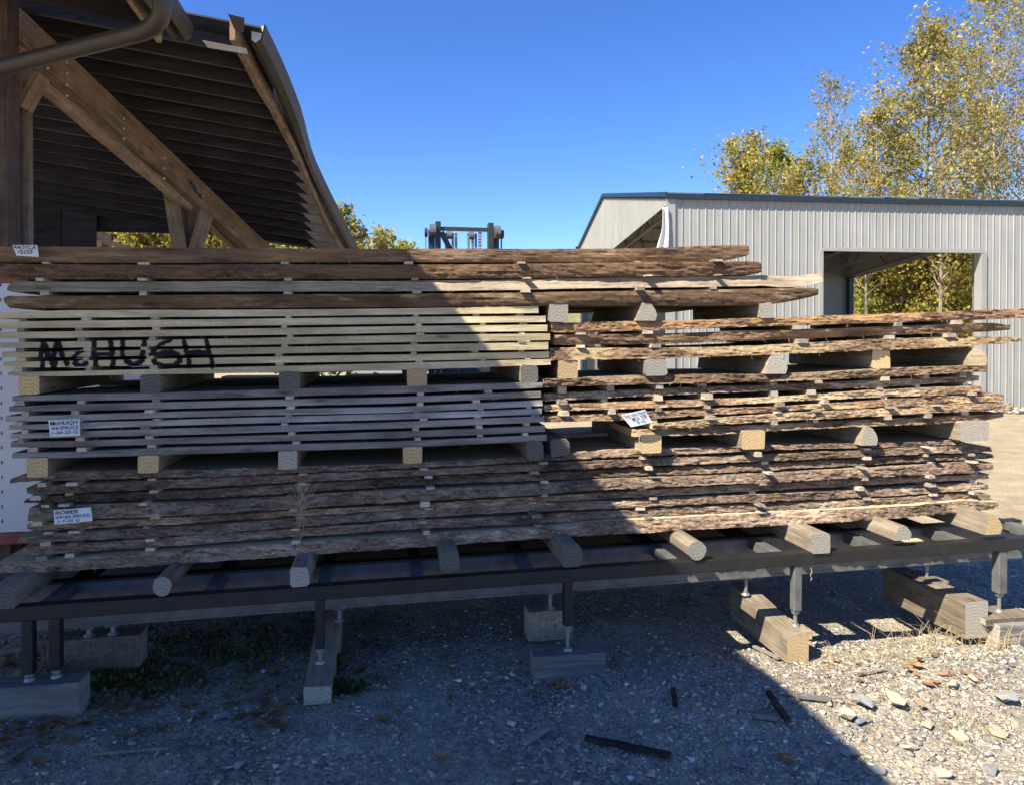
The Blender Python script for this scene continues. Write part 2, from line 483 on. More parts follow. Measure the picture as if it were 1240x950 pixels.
# wooded rise far behind the metal building
hv = []; hf = []
hnx, hny = 120, 18
for j in range(hny):
    for i in range(hnx):
        x = -140 + 280*i/(hnx-1); y = 40 + 60*j/(hny-1)
        hv.append((x, y, -1.2 + (1-sm(x, 15, 40))*9.0*sm(y, 62, 100)*(1+0.25*nz(x*0.04, 3.3)) + 15*sm(y, 40, 100)*sm(x, 22, 42)*(1+0.3*nz(x*0.05, y*0.05)) + 0.6*sm(x, 15, 30)*nz(x*0.2, y*0.2)))
for j in range(hny-1):
    for i in range(hnx-1):
        a = j*hnx+i; hf.append((a, a+1, a+1+hnx, a+hnx))
me = bpy.data.meshes.new('hillside'); me.from_pydata(hv, [], hf); me.materials.append(M['litter'])
me.polygons.foreach_set('use_smooth', [True]*len(hf))
o = bpy.data.objects.new('hillside', me); COL.objects.link(o); structure(o)

# ================================================================== LUMBER PILE
class Slab: pass

def make_slab(name, prof, Y, depth, front='bark', top='sawn_tan', end='end_tan', bev=0.0, rough=0.008, bulge=0.1,
              ds=0.03, seed=0, paint=None, zj=0.4, vary=0.0, thin=0.0):
    """a long board: front edge outline from prof, real thickness, depth behind the front edge"""
    pts = []
    for px, t, b in prof:
        a = P(px, t, Y); c = P(px, b-thin*(b-t), Y)
        pts.append((a.x, a.z, c.z))
    X = np.array([p[0] for p in pts]); T = np.array([p[1] for p in pts]); B = np.array([p[2] for p in pts])
    n = max(6, int((X[-1]-X[0])/ds))
    st = list(np.linspace(X[0], X[-1], n+1))
    if paint:
        st += list(np.arange(paint[0], paint[1], 0.0045)); st = sorted(set(st))
    m = 7
    v = []; pv = []
    zt = np.interp(st, X, T); zb = np.interp(st, X, B)
    for i, x in enumerate(st):
        th = zt[i]-zb[i]
        jt = rough*zj*nz(x*2.3, seed*3.1, 0.5) + rough*0.2*nz(x*17, seed*1.7, 4.5) + rough*0.25*nz(x*55, seed, 1.5)
        jb = rough*zj*nz(x*2.1, seed*3.1, 9.5) + rough*0.35*nz(x*15, seed*1.7, 7.5) + rough*0.3*nz(x*50, seed, 2.5)
        sag = 0.0035*nz(x*0.8, seed*2.0)
        slow = (0.018 if rough > 0.005 else 0.006)*nz(x*0.9, seed*4.3)
        bv = bev+vary*2.2*nz(x*1.7, seed*6.1)+vary*0.9*nz(x*6.5, seed*2.9)
        for k in range(m):
            t = k/(m-1)
            z = (zt[i]+jt)*(1-t) + (zb[i]+jb)*t + sag
            y = Y - bulge*th*(1-abs(2*t-1)**3)
            y += (bv*th*(1-t) if bv > 0 else -bv*th*t)+slow
            if rough > 0.002:
                e = 1.0
                fl = abs(nz(x*5, z*30, seed))*0.9 + 0.9*nz(x*15, z*85, seed+3) + 0.8*nz(x*42, z*160, seed+5)
                y += rough*(fl-0.3)*1.25
            else:
                y += rough*nz(x*4, z*30, seed)*2
            v.append((x, y, z))
            pv.append(1.0 if (paint and paint[2](x, z)) else 0.0)
        dd = depth + 0.02*nz(x*1.2, seed*5.0)
        v.append((x, Y+dd, zb[i]+sag)); pv.append(0)
        v.append((x, Y+dd, zt[i]+sag)); pv.append(0)
    L = m+2
    f = []; mi = []
    for i in range(len(st)-1):
        for k in range(L):
            k2 = (k+1) % L
            a = i*L+k; b = i*L+k2
            f.append((a, b, b+L, a+L))
            mi.append(0 if k < m-1 else 1)
    f.append(tuple(range(L))[::-1]); mi.append(2)
    f.append(tuple((len(st)-1)*L+k for k in range(L))); mi.append(2)
    ox, oz = (X[0]+X[-1])/2, float(B.min())
    me = bpy.data.meshes.new(name)
    me.from_pydata([(p[0]-ox, p[1]-Y, p[2]-oz) for p in v], [], f)
    for k in (front, top, end): me.materials.append(M[k])
    me.polygons.foreach_set('material_index', mi)
    if paint:
        at = me.attributes.new('paint', 'FLOAT', 'POINT')
        at.data.foreach_set('value', pv)
    ob = bpy.data.objects.new(name, me); COL.objects.link(ob)
    ob.location = (ox, Y, oz)
    r = Slab(); r.ob = ob; r.X = X; r.T = T; r.B = B; r.Y = Y; r.depth = depth
    r.top = lambda x: float(np.interp(x, X, T)); r.bot = lambda x: float(np.interp(x, X, B))
    return r

def back_board(name, s, y0, y1, mats, dx0, dx1, seed, dz=0.0):
    """a board of the same layer lying behind the front one"""
    b = MB()
    xa, xb = s.X[0]+dx0, s.X[-1]+dx1
    n = 10
    loops = []
    for i in range(n+1):
        x = xa+(xb-xa)*i/n
        t, q = s.top(x)+dz, s.bot(x)+dz
        ya = y0+0.012*nz(x, seed); yb = y1+0.012*nz(x, seed+4)
        loops.append([(x, ya, q+0.002), (x, yb, q+0.002), (x, yb, t-0.002), (x, ya, t-0.002)])
    vs = [p for l in loops for p in l]; fs = []
    for i in range(n):
        for k in range(4):
            fs.append([i*4+k, i*4+(k+1) % 4, (i+1)*4+(k+1) % 4, (i+1)*4+k])
    b.add(vs, fs, mats[0]); o0 = 0
    b.f += [[3, 2, 1, 0], [n*4, n*4+1, n*4+2, n*4+3]]; b.m += [b.mi(mats[1])]*2
    return b.build(name)

# ---- painted name: strokes in photo pixels on the pine stack
STROKES = [  # (points, half width px)
    ([(50, 445), (51, 430), (53, 414)], 2.6), ([(53, 414), (58, 425), (64, 444)], 3.4), ([(64, 444), (67, 428), (70, 414)], 3.4), ([(71, 414), (76, 428), (80, 441)], 2.8),
    ([(101, 424), (96, 427), (91, 433)], 2.6), ([(91, 433), (90, 440), (95, 444)], 3.2), ([(95, 444), (99, 444), (103, 440)], 3.0),
    ([(114, 413), (115, 430), (115, 444)], 2.9), ([(134, 413), (137, 428), (135, 445)], 2.9), ([(115, 430), (126, 429), (137, 428)], 2.4),
    ([(149, 414), (149, 428), (152, 437)], 2.7), ([(152, 437), (160, 443), (170, 438)], 3.2), ([(170, 438), (174, 428), (175, 413)], 2.8),
    ([(206, 412), (196, 416), (188, 423)], 2.6), ([(188, 423), (184, 432), (187, 440), (197, 444)], 3.2), ([(197, 444), (210, 443), (217, 437)], 3.0),
    ([(217, 437), (216, 430), (208, 426), (199, 427)], 3.2), ([(199, 427), (190, 431)], 3.0), ([(188, 429), (214, 431)], 2.4),
    ([(223, 413), (227, 428), (229, 444)], 2.6), ([(250, 412), (254, 428), (257, 444)], 2.6), ([(227, 427), (240, 426), (255, 427)], 2.6), ([(227, 430), (240, 429), (255, 430)], 2.4),
]
YB = 3.70
def seg_d(p, a, b):
    ax, ay = a; bx, by = b; dx, dy = bx-ax, by-ay
    t = max(0, min(1, ((p[0]-ax)*dx+(p[1]-ay)*dy)/(dx*dx+dy*dy)))
    return math.hypot(p[0]-ax-t*dx, p[1]-ay-t*dy)
STW = []
for pts, w in STROKES:
    q = [P(x, y, YB) for x, y in pts]
    STW.append(([(k.x, k.z) for k in q], w*0.0041))
def painted(x, z):
    for pts, w in STW:
        for a, b in zip(pts[:-1], pts[1:]):
            if seg_d((x, z), a, b) < w*(1+0.25*nz(x*90, z*90)): return True
    return False
PX0, PX1 = P(46, 430, YB).x, P(262, 430, YB).x

STK = {}
def stack(key, desc, rows, Y, wf, total, board_name, cat, opts, top_mat, end_mat, back_mats, group):
    out = []
    nrow = len(rows)
    for i, (prof, ov) in enumerate(rows):
        o = dict(opts); o.update(ov)
        yy = Y + o.pop('dy', 0.012*nz(i*3.3, len(key)*1.7)*2)
        extra = o.pop('label', '')
        d = wf*(1+0.15*nz(i*2.2, 8.1))
        s = make_slab(board_name, prof, yy, d, top=o.pop('top', top_mat), end=o.pop('end', end_mat), seed=i*1.37+len(desc)*0.31+ord(key), **o)
        where = ORD[i+1]
        if i == 0: where = 'topmost'
        if i == nrow-1: where = 'lowest'
        lab = f'{where} {board_name} down the front of the {desc}'
        if extra: lab += ', ' + extra
        tag(s.ob, lab, cat, group)
        out.append(s)
        # boards of the same layer behind it
        yb = yy+d+0.02; k = 0
        while yb < Y+total-0.12:
            wd = min(wf*(1+0.3*nz(i*1.9, k*2.7, 3)), Y+total-yb)
            gap_ = 0.011 if (key in 'BC') else 0.006
            bo = back_board(board_name, s, yb, yb+wd, back_mats, 0.10*nz(i*5.1, k*3.3, 1)+0.02, -0.05+0.12*nz(i*4.1, k*2.3, 2), i+k*7, (0.0, -gap_, gap_, 0.0, 0.0)[k])
            row = ['second', 'third', 'fourth', 'fifth', 'sixth'][k]
            tag(bo, f'{board_name} {row} from the front in the {ORD[i+1]} layer of the {desc}', cat, group)
            yb += wd+0.02; k += 1
    STK[key] = (out, Y, total, desc)
    return out

# A: thick brown slabs across the top left
A = stack('A', 'top slab stack', [
    ([(-14, 298.5, 318), (160, 299.5, 318.5), (480, 301.5, 317.8), (640, 302, 318), (780, 300.5, 317), (850, 297.8, 316.5), (884, 297, 315), (903, 297, 310.5), (907, 298, 308)], dict(front='brown_wood', bev=-0.22, rough=0.003, bulge=0.05)),
    ([(-14, 318, 331), (10, 319, 338), (160, 320.5, 338), (480, 320.5, 337.5), (640, 319.5, 337), (800, 317.5, 335), (905, 317, 333), (919, 317.5, 332), (922, 319, 330)], dict(front='bark_brown', bev=-0.08, rough=0.006, bulge=0.08, label='with dark bark on its edge')),
    ([(8, 345, 352), (14, 341, 354), (160, 340.5, 353.5), (480, 340, 353.5), (640, 337.8, 351.5), (720, 336, 349.5), (905, 333.5, 347), (925, 332.5, 346), (945, 333, 348.5), (970, 333.5, 348), (988, 331, 343.5), (997, 329.5, 341)], dict(front='slab_grey', bev=0.55, rough=0.003, bulge=0.0, label='pale with a curled right end')),
    ([(5, 360, 366), (9, 358, 373), (160, 358, 374.5), (480, 356, 372.5), (640, 354.5, 370.5), (800, 351.5, 370), (905, 349.5, 369.5), (940, 349, 368.5), (970, 348.5, 363), (986, 348.5, 359), (991, 350, 357)], dict(front='brown_wood', bev=-0.15, rough=0.003, bulge=0.08, label='brown, over the grey blocks')),
], 3.70, 0.42, 1.15, 'slab', 'slab', dict(ds=0.02, vary=0.12, thin=0.04), 'sawn_tan', 'end_grey', ('brown_wood', 'end_grey'), 'thick slabs stacked across the top of the pile')

# B: pale sawn pine with the painted name
def rowB(v): return v
Brows = []
BD = [((-4, 379, 386), (80, 376, 385), (500, 373.5, 381), (652, 371, 379.3)),
      ((-3, 390, 397.5), (80, 388.5, 397), (500, 383.8, 391.8), (661, 382.5, 390)),
      ((-3, 402.5, 410), (80, 401.5, 409.3), (500, 395.3, 403.3), (663, 394, 401.5)),
      ((1, 415, 421.5), (80, 414, 421.5), (500, 406, 414.8), (666, 404, 412)),
      ((2, 426.5, 433), (80, 425.8, 432.5), (500, 417.2, 425.5), (664, 414.3, 423)),
      ((4, 438, 444.5), (80, 436.8, 444.3), (500, 429.2, 437), (665, 425.2, 432.8)),
      ((10, 450.5, 455), (80, 449.8, 455.4), (500, 438.7, 447), (667, 434.5, 441.3))]
for i, r in enumerate(BD):
    dv = dict(front='yellow_wood')
    if 2 <= i <= 5 or i == 6:
        dv['paint'] = (PX0, PX1, painted)
    if 3 <= i <= 5: dv['label'] = 'bearing painted letters'
    Brows.append((list(r), dv))
Bs = stack('B', 'painted pine stack', Brows, YB, 0.28, 1.12, 'board', 'board', dict(rough=0.0015, bulge=0.0, ds=0.05), 'yellow_wood', 'end_tan', ('yellow_wood', 'end_tan'), 'pale pine boards in the painted stack')

CD = [((15, 479.5, 485), (80, 476.8, 484.5), (200, 474.7, 483), (480, 467.6, 476.3), (657, 462.8, 469.3)),
      ((11, 491.5, 497.5), (80, 489, 496.8), (200, 487, 495), (480, 480.6, 488), (655, 474, 480.8)),
      ((7, 503.3, 509.5), (80, 502, 509), (200, 498.5, 505.6), (480, 492.3, 499.3), (657, 484.2, 491)),
      ((11, 514.5, 519.5), (80, 511.3, 518.7), (200, 508, 515), (480, 500.4, 507.6), (656, 493.8, 500.5)),
      ((13, 525, 531), (80, 522.8, 529.7), (200, 519, 527), (480, 510.8, 518.4), (659, 504, 511)),
      ((13, 535, 541.5), (80, 533.8, 541.3), (200, 530, 537.5), (480, 522, 530), (660, 514.6, 522)),
      ((15, 548.5, 554.5), (80, 546.7, 554), (200, 541.6, 550.4), (480, 534, 541.6), (662, 525.8, 533))]
Cs = stack('C', 'grey spruce stack', [(list(r), dict(front='grey_edge')) for r in CD], 3.68, 0.26, 1.14, 'board', 'board',
           dict(rough=0.0018, bulge=0.0, ds=0.05), 'grey_wood', 'end_grey', ('grey_wood', 'end_grey'), 'grey spruce boards in the left stack')

DD = [[(12, 580, 584.5), (30, 574, 583), (60, 570.5, 582), (250, 569.2, 577.2), (500, 560, 566.7), (640, 553, 559.8), (740, 545.5, 554), (930, 538.5, 544.5), (1090, 535, 540.8), (1168, 531.5, 537)],
      [(32, 590, 597), (60, 586.5, 598.3), (250, 579, 589.7), (500, 568.4, 576), (640, 562.6, 571), (740, 557, 566), (930, 550, 558), (1090, 542.2, 550.6), (1170, 538.5, 548), (1201, 541, 546)],
      [(30, 605, 608.5), (60, 600.5, 608.8), (250, 592.6, 602.3), (500, 578, 587.7), (640, 574, 582), (740, 568.7, 578), (930, 561.4, 569), (1090, 553.2, 561), (1180, 550, 556), (1204, 550.5, 554.5)],
      [(33, 616, 631), (60, 613, 631), (250, 607, 622.4), (500, 591.6, 607), (640, 586.8, 599.4), (740, 579.8, 592), (930, 572.8, 583.9), (1090, 564, 576), (1170, 559.5, 573), (1204, 560.5, 568)],
      [(33, 634, 641), (60, 632.5, 641.8), (250, 624, 632.4), (500, 610.5, 616.7), (640, 600.6, 608), (740, 595.3, 603.5), (930, 584.8, 594), (1090, 577.2, 584.6), (1196, 573, 579)],
      [(22, 650, 656), (60, 645.5, 655.4), (250, 636, 646), (500, 618, 627.4), (640, 610.2, 619.5), (740, 606.8, 616), (930, 598, 607), (1090, 590, 599.5), (1170, 585, 594), (1198, 586, 592.5)],
      [(28, 664, 670.5), (60, 660, 670), (250, 648.3, 658.4), (500, 630.3, 640.3), (640, 624, 634), (740, 618.6, 627.4), (930, 609.3, 618), (1090, 602.2, 610.3), (1170, 597, 606), (1200, 598.5, 604)],
      [(-8, 683, 693), (60, 678.5, 692), (250, 665, 680.6), (500, 648.7, 663), (640, 640, 653.5), (740, 631, 647), (930, 621, 637), (1090, 613, 627), (1170, 606.5, 620), (1209, 608, 615)]]
Dst = []
for i, r in enumerate(DD):
    ov = dict(front='bark', bev=[0.5, 0.45, 0.45, 0.35, 0.0, 0.55, 0.4, 0.35][i], dy=[0.03, 0.02, 0.03, 0.0, 0.035, 0.015, 0.01, -0.045][i])
    if i == 7: ov['label'] = 'thickest, with its sawn top showing'; ov['top'] = 'cream_wood'
    if i == 3: ov['label'] = 'thick with crusty bark'
    Dst.append((r, ov))
Ds = stack('D', 'bottom bark stack', Dst, 3.68, 0.40, 1.16, 'slab', 'slab', dict(rough=0.0075, bulge=0.06, ds=0.010, vary=0.20, thin=0.05), 'sawn_tan', 'end_tan',
           ('sawn_tan', 'end_tan'), 'long bark edged slabs in the bottom stack')

Es = stack('E', 'upper right stack', [
    ([(668, 391.5, 403), (800, 388.5, 400), (930, 384.8, 395), (1100, 379, 390), (1258, 373, 384.5)], dict(front='bark_red', bev=0.2, rough=0.007, label='reaching past the right edge of the photo')),
    ([(672, 405.5, 418), (800, 404.3, 416.5), (930, 400, 412), (1100, 394.5, 405), (1200, 391.3, 402), (1224, 394, 400)], dict(front='brown_wood', bev=-0.15, rough=0.005, dy=0.02, label='dark brown and smooth')),
    ([(668, 421.5, 436), (800, 421, 434.2), (930, 418, 429.5), (1060, 411, 424), (1150, 408.5, 421), (1220, 408, 416), (1238, 409.5, 413)], dict(front='bark_mix', bev=0.5, rough=0.0075, label='pale yellow with a ragged edge')),
], 3.70, 0.42, 0.86, 'slab', 'slab', dict(bulge=0.05, ds=0.011, vary=0.3, thin=0.0), 'sawn_tan', 'end_tan', ('sawn_tan', 'end_tan'), 'slabs in the upper right stack')

Fs = stack('F', 'middle right stack', [
    ([(658, 459.5, 469), (740, 455.8, 466), (850, 453.2, 464), (930, 453, 462.3), (1010, 449.5, 459.5), (1072, 446, 456), (1195, 442.5, 450.5)], dict(front='bark_pale', bev=0.35, dy=0.0)),
    ([(660, 477, 485), (740, 472.8, 481.5), (850, 468, 476), (930, 466.2, 473), (1062, 460.5, 469), (1186, 455.3, 461.5)], dict(front='bark', bev=0.3, dy=0.03)),
    ([(660, 490.5, 497.5), (740, 487, 495), (850, 483.7, 491), (930, 481.2, 487.3), (1070, 471.6, 479.5), (1140, 468.3, 478), (1188, 467, 473)], dict(front='bark_pale', bev=0.4, dy=0.0)),
    ([(660, 503, 510.8), (740, 501, 509), (850, 494.8, 503), (940, 492.2, 498), (1070, 484, 492), (1130, 480.6, 491), (1190, 477.2, 487), (1216, 477, 484)], dict(front='bark_mix', bev=0.4, dy=-0.01, label='its right end bare and yellow')),
    ([(790, 513.5, 519), (880, 505.5, 513.5), (950, 499.7, 509), (1030, 496, 505), (1150, 490.3, 498.8), (1200, 488.6, 496.5), (1226, 488.4, 494)], dict(front='bark_pale', bev=0.4, dy=-0.03, label='curving up to the right')),
    ([(768, 520.6, 528), (850, 517.3, 526.5), (930, 514, 521.6), (1030, 509, 517), (1150, 503.6, 511.8), (1190, 501.5, 509), (1216, 499.5, 504.5)], dict(front='bark_mix', bev=0.5, dy=-0.02, label='short of the others on the left')),
], 3.70, 0.42, 0.86, 'slab', 'slab', dict(bulge=0.05, rough=0.0075, ds=0.010, vary=0.42, thin=0.0), 'sawn_tan', 'end_tan', ('sawn_tan', 'end_tan'), 'slabs in the middle right stack')

# ---- stickers: the thin cross sticks between layers
def sticker(x, y0, y1, z0, z1, w, label, group):
    b = MB()
    t = random.uniform(-0.02, 0.02)
    b.hexa([(x-w/2, y0, z0), (x+w/2, y0+random.uniform(-.004, .004), z0), (x+w/2-random.uniform(0, .004), y0, z1), (x-w/2+random.uniform(0, .004), y0, z1),
            (x-w/2+t, y1, z0), (x+w/2+t, y1, z0), (x+w/2+t, y1, z1), (x-w/2+t, y1, z1)], 'sticker', ('stick_end' if random.random() < 0.6 else 'sticker', 'sticker'))
    o = b.build('sticker')
    return tag(o, label, 'sticker', group)
def stickers(key, cols, prot=(-0.01, 0.03), w=0.045, jit=14):
    rows, Y, total, desc = STK[key]
    for i in range(len(rows)-1):
        u, l = rows[i], rows[i+1]
        used = []
        for c, px in enumerate(cols):
            x = P(px+random.uniform(-jit, jit), 450, Y).x
            if x < max(u.X[0], l.X[0])+0.02 or x > min(u.X[-1], l.X[-1])-0.02: continue
            z1 = u.bot(x); z0 = l.top(x)
            if z1-z0 < 0.004: z1 = z0+0.006; 
            yf = max(u.Y, l.Y) - random.uniform(*prot)
            used.append((x, yf, z0, z1))
        for c, (x, yf, z0, z1) in enumerate(used):
            side = f'{ORD[c+1]} from the left' if c < len(used)-1 else 'rightmost'
            sticker(x, yf, Y+total, z0, z1, w*random.uniform(0.75, 1.2), f'cross stick under the {ORD[i+1]} layer of the {desc}, {side}', 'cross sticks in the '+desc)
stickers('A', [58, 172, 345, 500, 637, 778, 868], (0.0, 0.045), 0.045, 6)
stickers('B', [28, 100, 182, 344, 508, 580, 638], (-0.02, 0.015), 0.036, 8)
stickers('C', [30, 95, 185, 350, 510, 585, 645], (-0.01, 0.03), 0.036, 9)
stickers('D', [50, 85, 178, 360, 512, 655, 785, 922, 1050, 1125, 1180], (0.0, 0.075), 0.042, 9)
stickers('E', [700, 790, 965, 1085, 1160], (0.0, 0.04), 0.05, 10)
stickers('F', [680, 735, 800, 850, 940, 990, 1075, 1125, 1172], (-0.01, 0.05), 0.04, 8)

# ---- bunks: thick blocks that carry each stack
def bunk(pxl, top, pxr, bot, Y, yback, name, label, group, end='end_grey', side='bunk_side', shape='sq', skew=0.0):
    a = P(pxl, top, Y); c = P(pxr, bot, Y)
    x0, x1, z0, z1 = a.x, c.x, c.z, a.z
    w, h = x1-x0, z1-z0
    if shape == 'sq':
        r = 0.07
        loop = [(r, 0), (1-r, 0), (1, r), (1, 1-r), (1-r, 1), (r, 1), (0, 1-r), (0, r)]
    elif shape == 'trap':
        loop = [(0, 0), (0.9, 0), (1, 0.3), (0.95, 0.55), (0.72, 0.9), (0.55, 1), (0.25, 1), (0.12, 0.6)]
    elif shape == 'hex':
        loop = [(0.10, 0), (0.88, 0.02), (1, 0.14), (0.97, 0.80), (0.85, 0.97), (0.12, 1), (0.0, 0.88), (0.03, 0.12)]
    else:
        loop = [(0.5+0.5*math.cos(t)*(1+0.05*math.sin(3*t)), 0.5+0.5*math.sin(t)) for t in [2*math.pi*k/14 for k in range(14)]]
    loop = [(u+random.uniform(-.02, .02), v_) for u, v_ in loop]
    n = len(loop)
    b = MB()
    vs = []
    seg = 7
    for i in range(seg+1):
        y = Y+(yback-Y)*i/seg
        for (u, v_) in loop:
            vs.append((x0+u*w+skew*(y-Y)+0.004*nz(y*3, u*4, pxl), y, z0+v_*h+(0.004*nz(y*3, v_*4, pxr) if 0.1 < v_ < 0.9 else 0)))
    fs = []
    for i in range(seg):
        for k in range(n):
            fs.append([i*n+(k+1) % n, i*n+k, (i+1)*n+k, (i+1)*n+(k+1) % n])
    b.add(vs, fs, side)
    b.f += [list(range(n)), [seg*n+k for k in range(n)][::-1]]; b.m += [b.mi(end)]*2
    o = b.build(name)
    return tag(o, label, 'timber block', group)

g_ = 'spacer blocks between the left stacks'
for k, (l, t, r, bt, e, sh, lb) in enumerate([
    (22, 455.3, 47, 477.5, 'end_tan', 'sq', 'tan spacer block at the left end under the painted pine stack'),
    (170, 454, 194, 476, 'end_dark', 'sq', 'dark grey spacer block below the painted letter U'),
    (338, 449.8, 363, 471.5, 'end_dark', 'sq', 'blackish spacer block in the middle under the pine stack'),
    (493, 446.5, 517, 467.5, 'end_tan', 'sq', 'reddish spacer block left of the forklift mast gap'),
    (630, 441.5, 652, 463.8, 'end_dark', 'hex', 'black mossy spacer block at the right end under the pine stack')]):
    bunk(l, t, r, bt, 3.69, 4.80, 'spacer_block', lb, g_, e, shape=sh)
for k, (l, t, r, bt, e, sh, lb) in enumerate([
    (32, 554.3, 58, 577, 'end_tan', 'sq', 'tan spacer block at the left end under the grey spruce stack'),
    (167, 551.3, 192, 572, 'end_tan', 'sq', 'orange brown spacer block under the grey spruce stack'),
    (337, 546, 360, 567.5, 'end_grey', 'sq', 'bluish grey spacer block under the grey spruce stack'),
    (488, 540.8, 511, 560.5, 'end_tan', 'sq', 'bright yellow spacer block under the grey spruce stack'),
    (638, 534, 658, 556.5, 'end_dark', 'hex', 'squarish black spacer block at the right end of the grey spruce stack')]):
    bunk(l, t, r, bt, 3.66, 4.80, 'spacer_block', lb, g_, e, shape=sh)
g_ = 'spacer blocks between the right stacks'
for k, (l, t, r, bt, e, sh, Yb, lb) in enumerate([
    (665, 366.5, 688, 390, 'end_grey', 'sq', 3.70, 'square grey spacer block under the brown slabs beside the pine stack'),
    (771, 366, 796, 388.5, 'end_grey', 'trap', 3.70, 'chipped grey spacer block under the middle of the brown slabs'),
    (920, 365.5, 936, 385.5, 'end_grey', 'hex', 3.70, 'rounded knobby spacer block near the right end of the brown slabs'),
    (676, 436, 700, 458.5, 'end_tan', 'sq', 3.70, 'orange spacer block under the three slab stack beside the pine stack'),
    (781, 434.5, 808, 455, 'end_grey', 'hex', 3.69, 'round cornered grey spacer block under the three slab stack'),
    (927, 430, 954, 452.5, 'end_grey', 'trap', 3.69, 'wedge shaped grey spacer block under the three slab stack'),
    (1056, 424.5, 1078, 446, 'end_tan', 'sq', 3.72, 'brown spacer block in shade under the three slab stack'),
    (1172, 421.5, 1196, 442.8, 'cream_wood', 'trap', 3.70, 'broken yellow spacer block at the right end under the three slab stack'),
    (666, 531, 690, 554, 'end_dark', 'hex', 3.72, 'rounded black spacer block beside the grey spruce stack'),
    (776, 526.5, 801, 548, 'end_tan', 'sq', 3.66, 'golden spacer block below the white card'),
    (899, 521, 926, 543, 'end_tan', 'sq', 3.66, 'square golden spacer block with cracks under the ragged stack'),
    (1043, 517, 1063, 538.5, 'end_grey', 'trap', 3.66, 'wedge shaped grey spacer block under the ragged stack'),
    (1163, 510, 1198, 533.5, 'end_grey', 'sq', 3.64, 'wide grey spacer block at the right end under the ragged stack')]):
    bunk(l, t, r, bt, Yb, 4.58, 'spacer_block', lb, g_, e, shape=sh)
g_ = 'round and squared bearers lying across the steel frame'
for (l, t, r, bt, e, sh, sk, lb) in [
    (-14, 711, 18, 736, 'end_dark', 'sq', 0.0, 'dark wide bearer at the left end of the steel frame'),
    (185, 698, 208, 721, 'end_grey', 'round', 0.0, 'ringed grey bearer with a log end on the steel frame'),
    (351, 686.5, 375, 709.5, 'end_grey', 'hex', 0.0, 'greenish grey bearer right of the ringed log end'),
    (533, 668, 557, 691, 'end_dark', 'hex', 0.02, 'rough cracked bearer in the middle of the frame'),
    (681, 660, 705, 685.5, 'end_dark', 'hex', 0.0, 'dark speckled bearer beside the shade line'),
    (833, 655, 855, 677.5, 'end_grey', 'round', 0.0, 'sunlit pale log bearer, the leftmost in full sun'),
    (983, 646.5, 1005, 669, 'end_grey', 'sq', 0.0, 'big squared sunlit bearer above the jack leg'),
    (1084, 636, 1104, 653, 'end_grey', 'trap', 0.0, 'knobby chipped bearer near the right end'),
    (1193, 623.5, 1214, 646, 'end_tan', 'trap', 0.0, 'yellow notched bearer at the right end')]:
    Yf = 3.42
    # top of the bearer meets the underside of the lowest slab
    bunk(l, t, r, bt, Yf, 4.82, 'bearer', lb, g_, e, shape=sh, skew=sk)

# ================================================================== STEEL FRAME
YR = 3.43
rack = empty('steel_frame', (0, YR, 0))
tag(rack, 'long low black steel frame on jack legs carrying the lumber pile', 'frame')
zt = lambda px, py, Y=YR: P(px, py, Y)
RT = [(-60, 741), (0, 736), (210, 723.5), (620, 691), (860, 676), (1040, 666), (1240, 651), (1300, 647)]
rp = [zt(*q) for q in RT]
rX = [p.x for p in rp]
sl = np.polyfit(rX, [p.z for p in rp], 1)            # one straight rail
RZ = lambda x: float(sl[0]*x+sl[1])
xa, xb = rX[0], rX[-1]
TUB = 0.062
b = MB()
b.hexa([(xa, YR, RZ(xa)-TUB), (xa, YR+TUB, RZ(xa)-TUB), (xa, YR+TUB, RZ(xa)), (xa, YR, RZ(xa)), (xb, YR, RZ(xb)-TUB), (xb, YR+TUB, RZ(xb)-TUB), (xb, YR+TUB, RZ(xb)), (xb, YR, RZ(xb))], 'rail')
b.build('front_rail', rack, bevel=0.004)
YR2 = YR+0.33
b = MB()
def rz2(x): return RZ(x)
for (y0, y1, d0, d1, k) in ((YR2, YR2+0.008, 0.012, 0.208, 'rail_grey'), (YR2, YR2+0.06, 0.0, 0.012, 'rail'), (YR2-0.004, YR2+0.06, 0.208, 0.220, 'rail_grey')):
    b.hexa([(xa, y0, rz2(xa)-d1), (xa, y1, rz2(xa)-d1), (xa, y1, rz2(xa)-d0), (xa, y0, rz2(xa)-d0), (xb, y0, rz2(xb)-d1), (xb, y1, rz2(xb)-d1), (xb, y1, rz2(xb)-d0), (xb, y0, rz2(xb)-d0)], k)
b.build('rear_channel', rack)
YR3 = 4.72
b = MB()
for (y0, y1, d0, d1) in ((YR3, YR3+0.06, 0.0, 0.012), (YR3, YR3+0.01, 0.012, 0.33), (YR3, YR3+0.06, 0.33, 0.345)):
    b.hexa([(xa, y0, RZ(xa)-d1), (xa, y1, RZ(xa)-d1), (xa, y1, RZ(xa)-d0), (xa, y0, RZ(xa)-d0), (xb, y0, RZ(xb)-d1), (xb, y1, RZ(xb)-d1), (xb, y1, RZ(xb)-d0), (xb, y0, RZ(xb)-d0)], 'rail')
b.build('back_channel', rack)
for px in (60, 255, 392, 505, 640, 812, 938, 1058, 1160, 1262):
    x = P(px, 690, YR+0.1).x
    b = MB(); z = RZ(x)-0.003
    b.box(x-0.026, x+0.026, YR+TUB+0.001, YR2-0.001, z-0.055, z, 'rail_grey')
    b.build('cross_member', rack, bevel=0.003)
    b = MB(); b.box(x-0.026, x+0.026, YR2+0.061, YR3-0.001, z-0.055, z, 'rail')
    b.build('cross_member', rack)
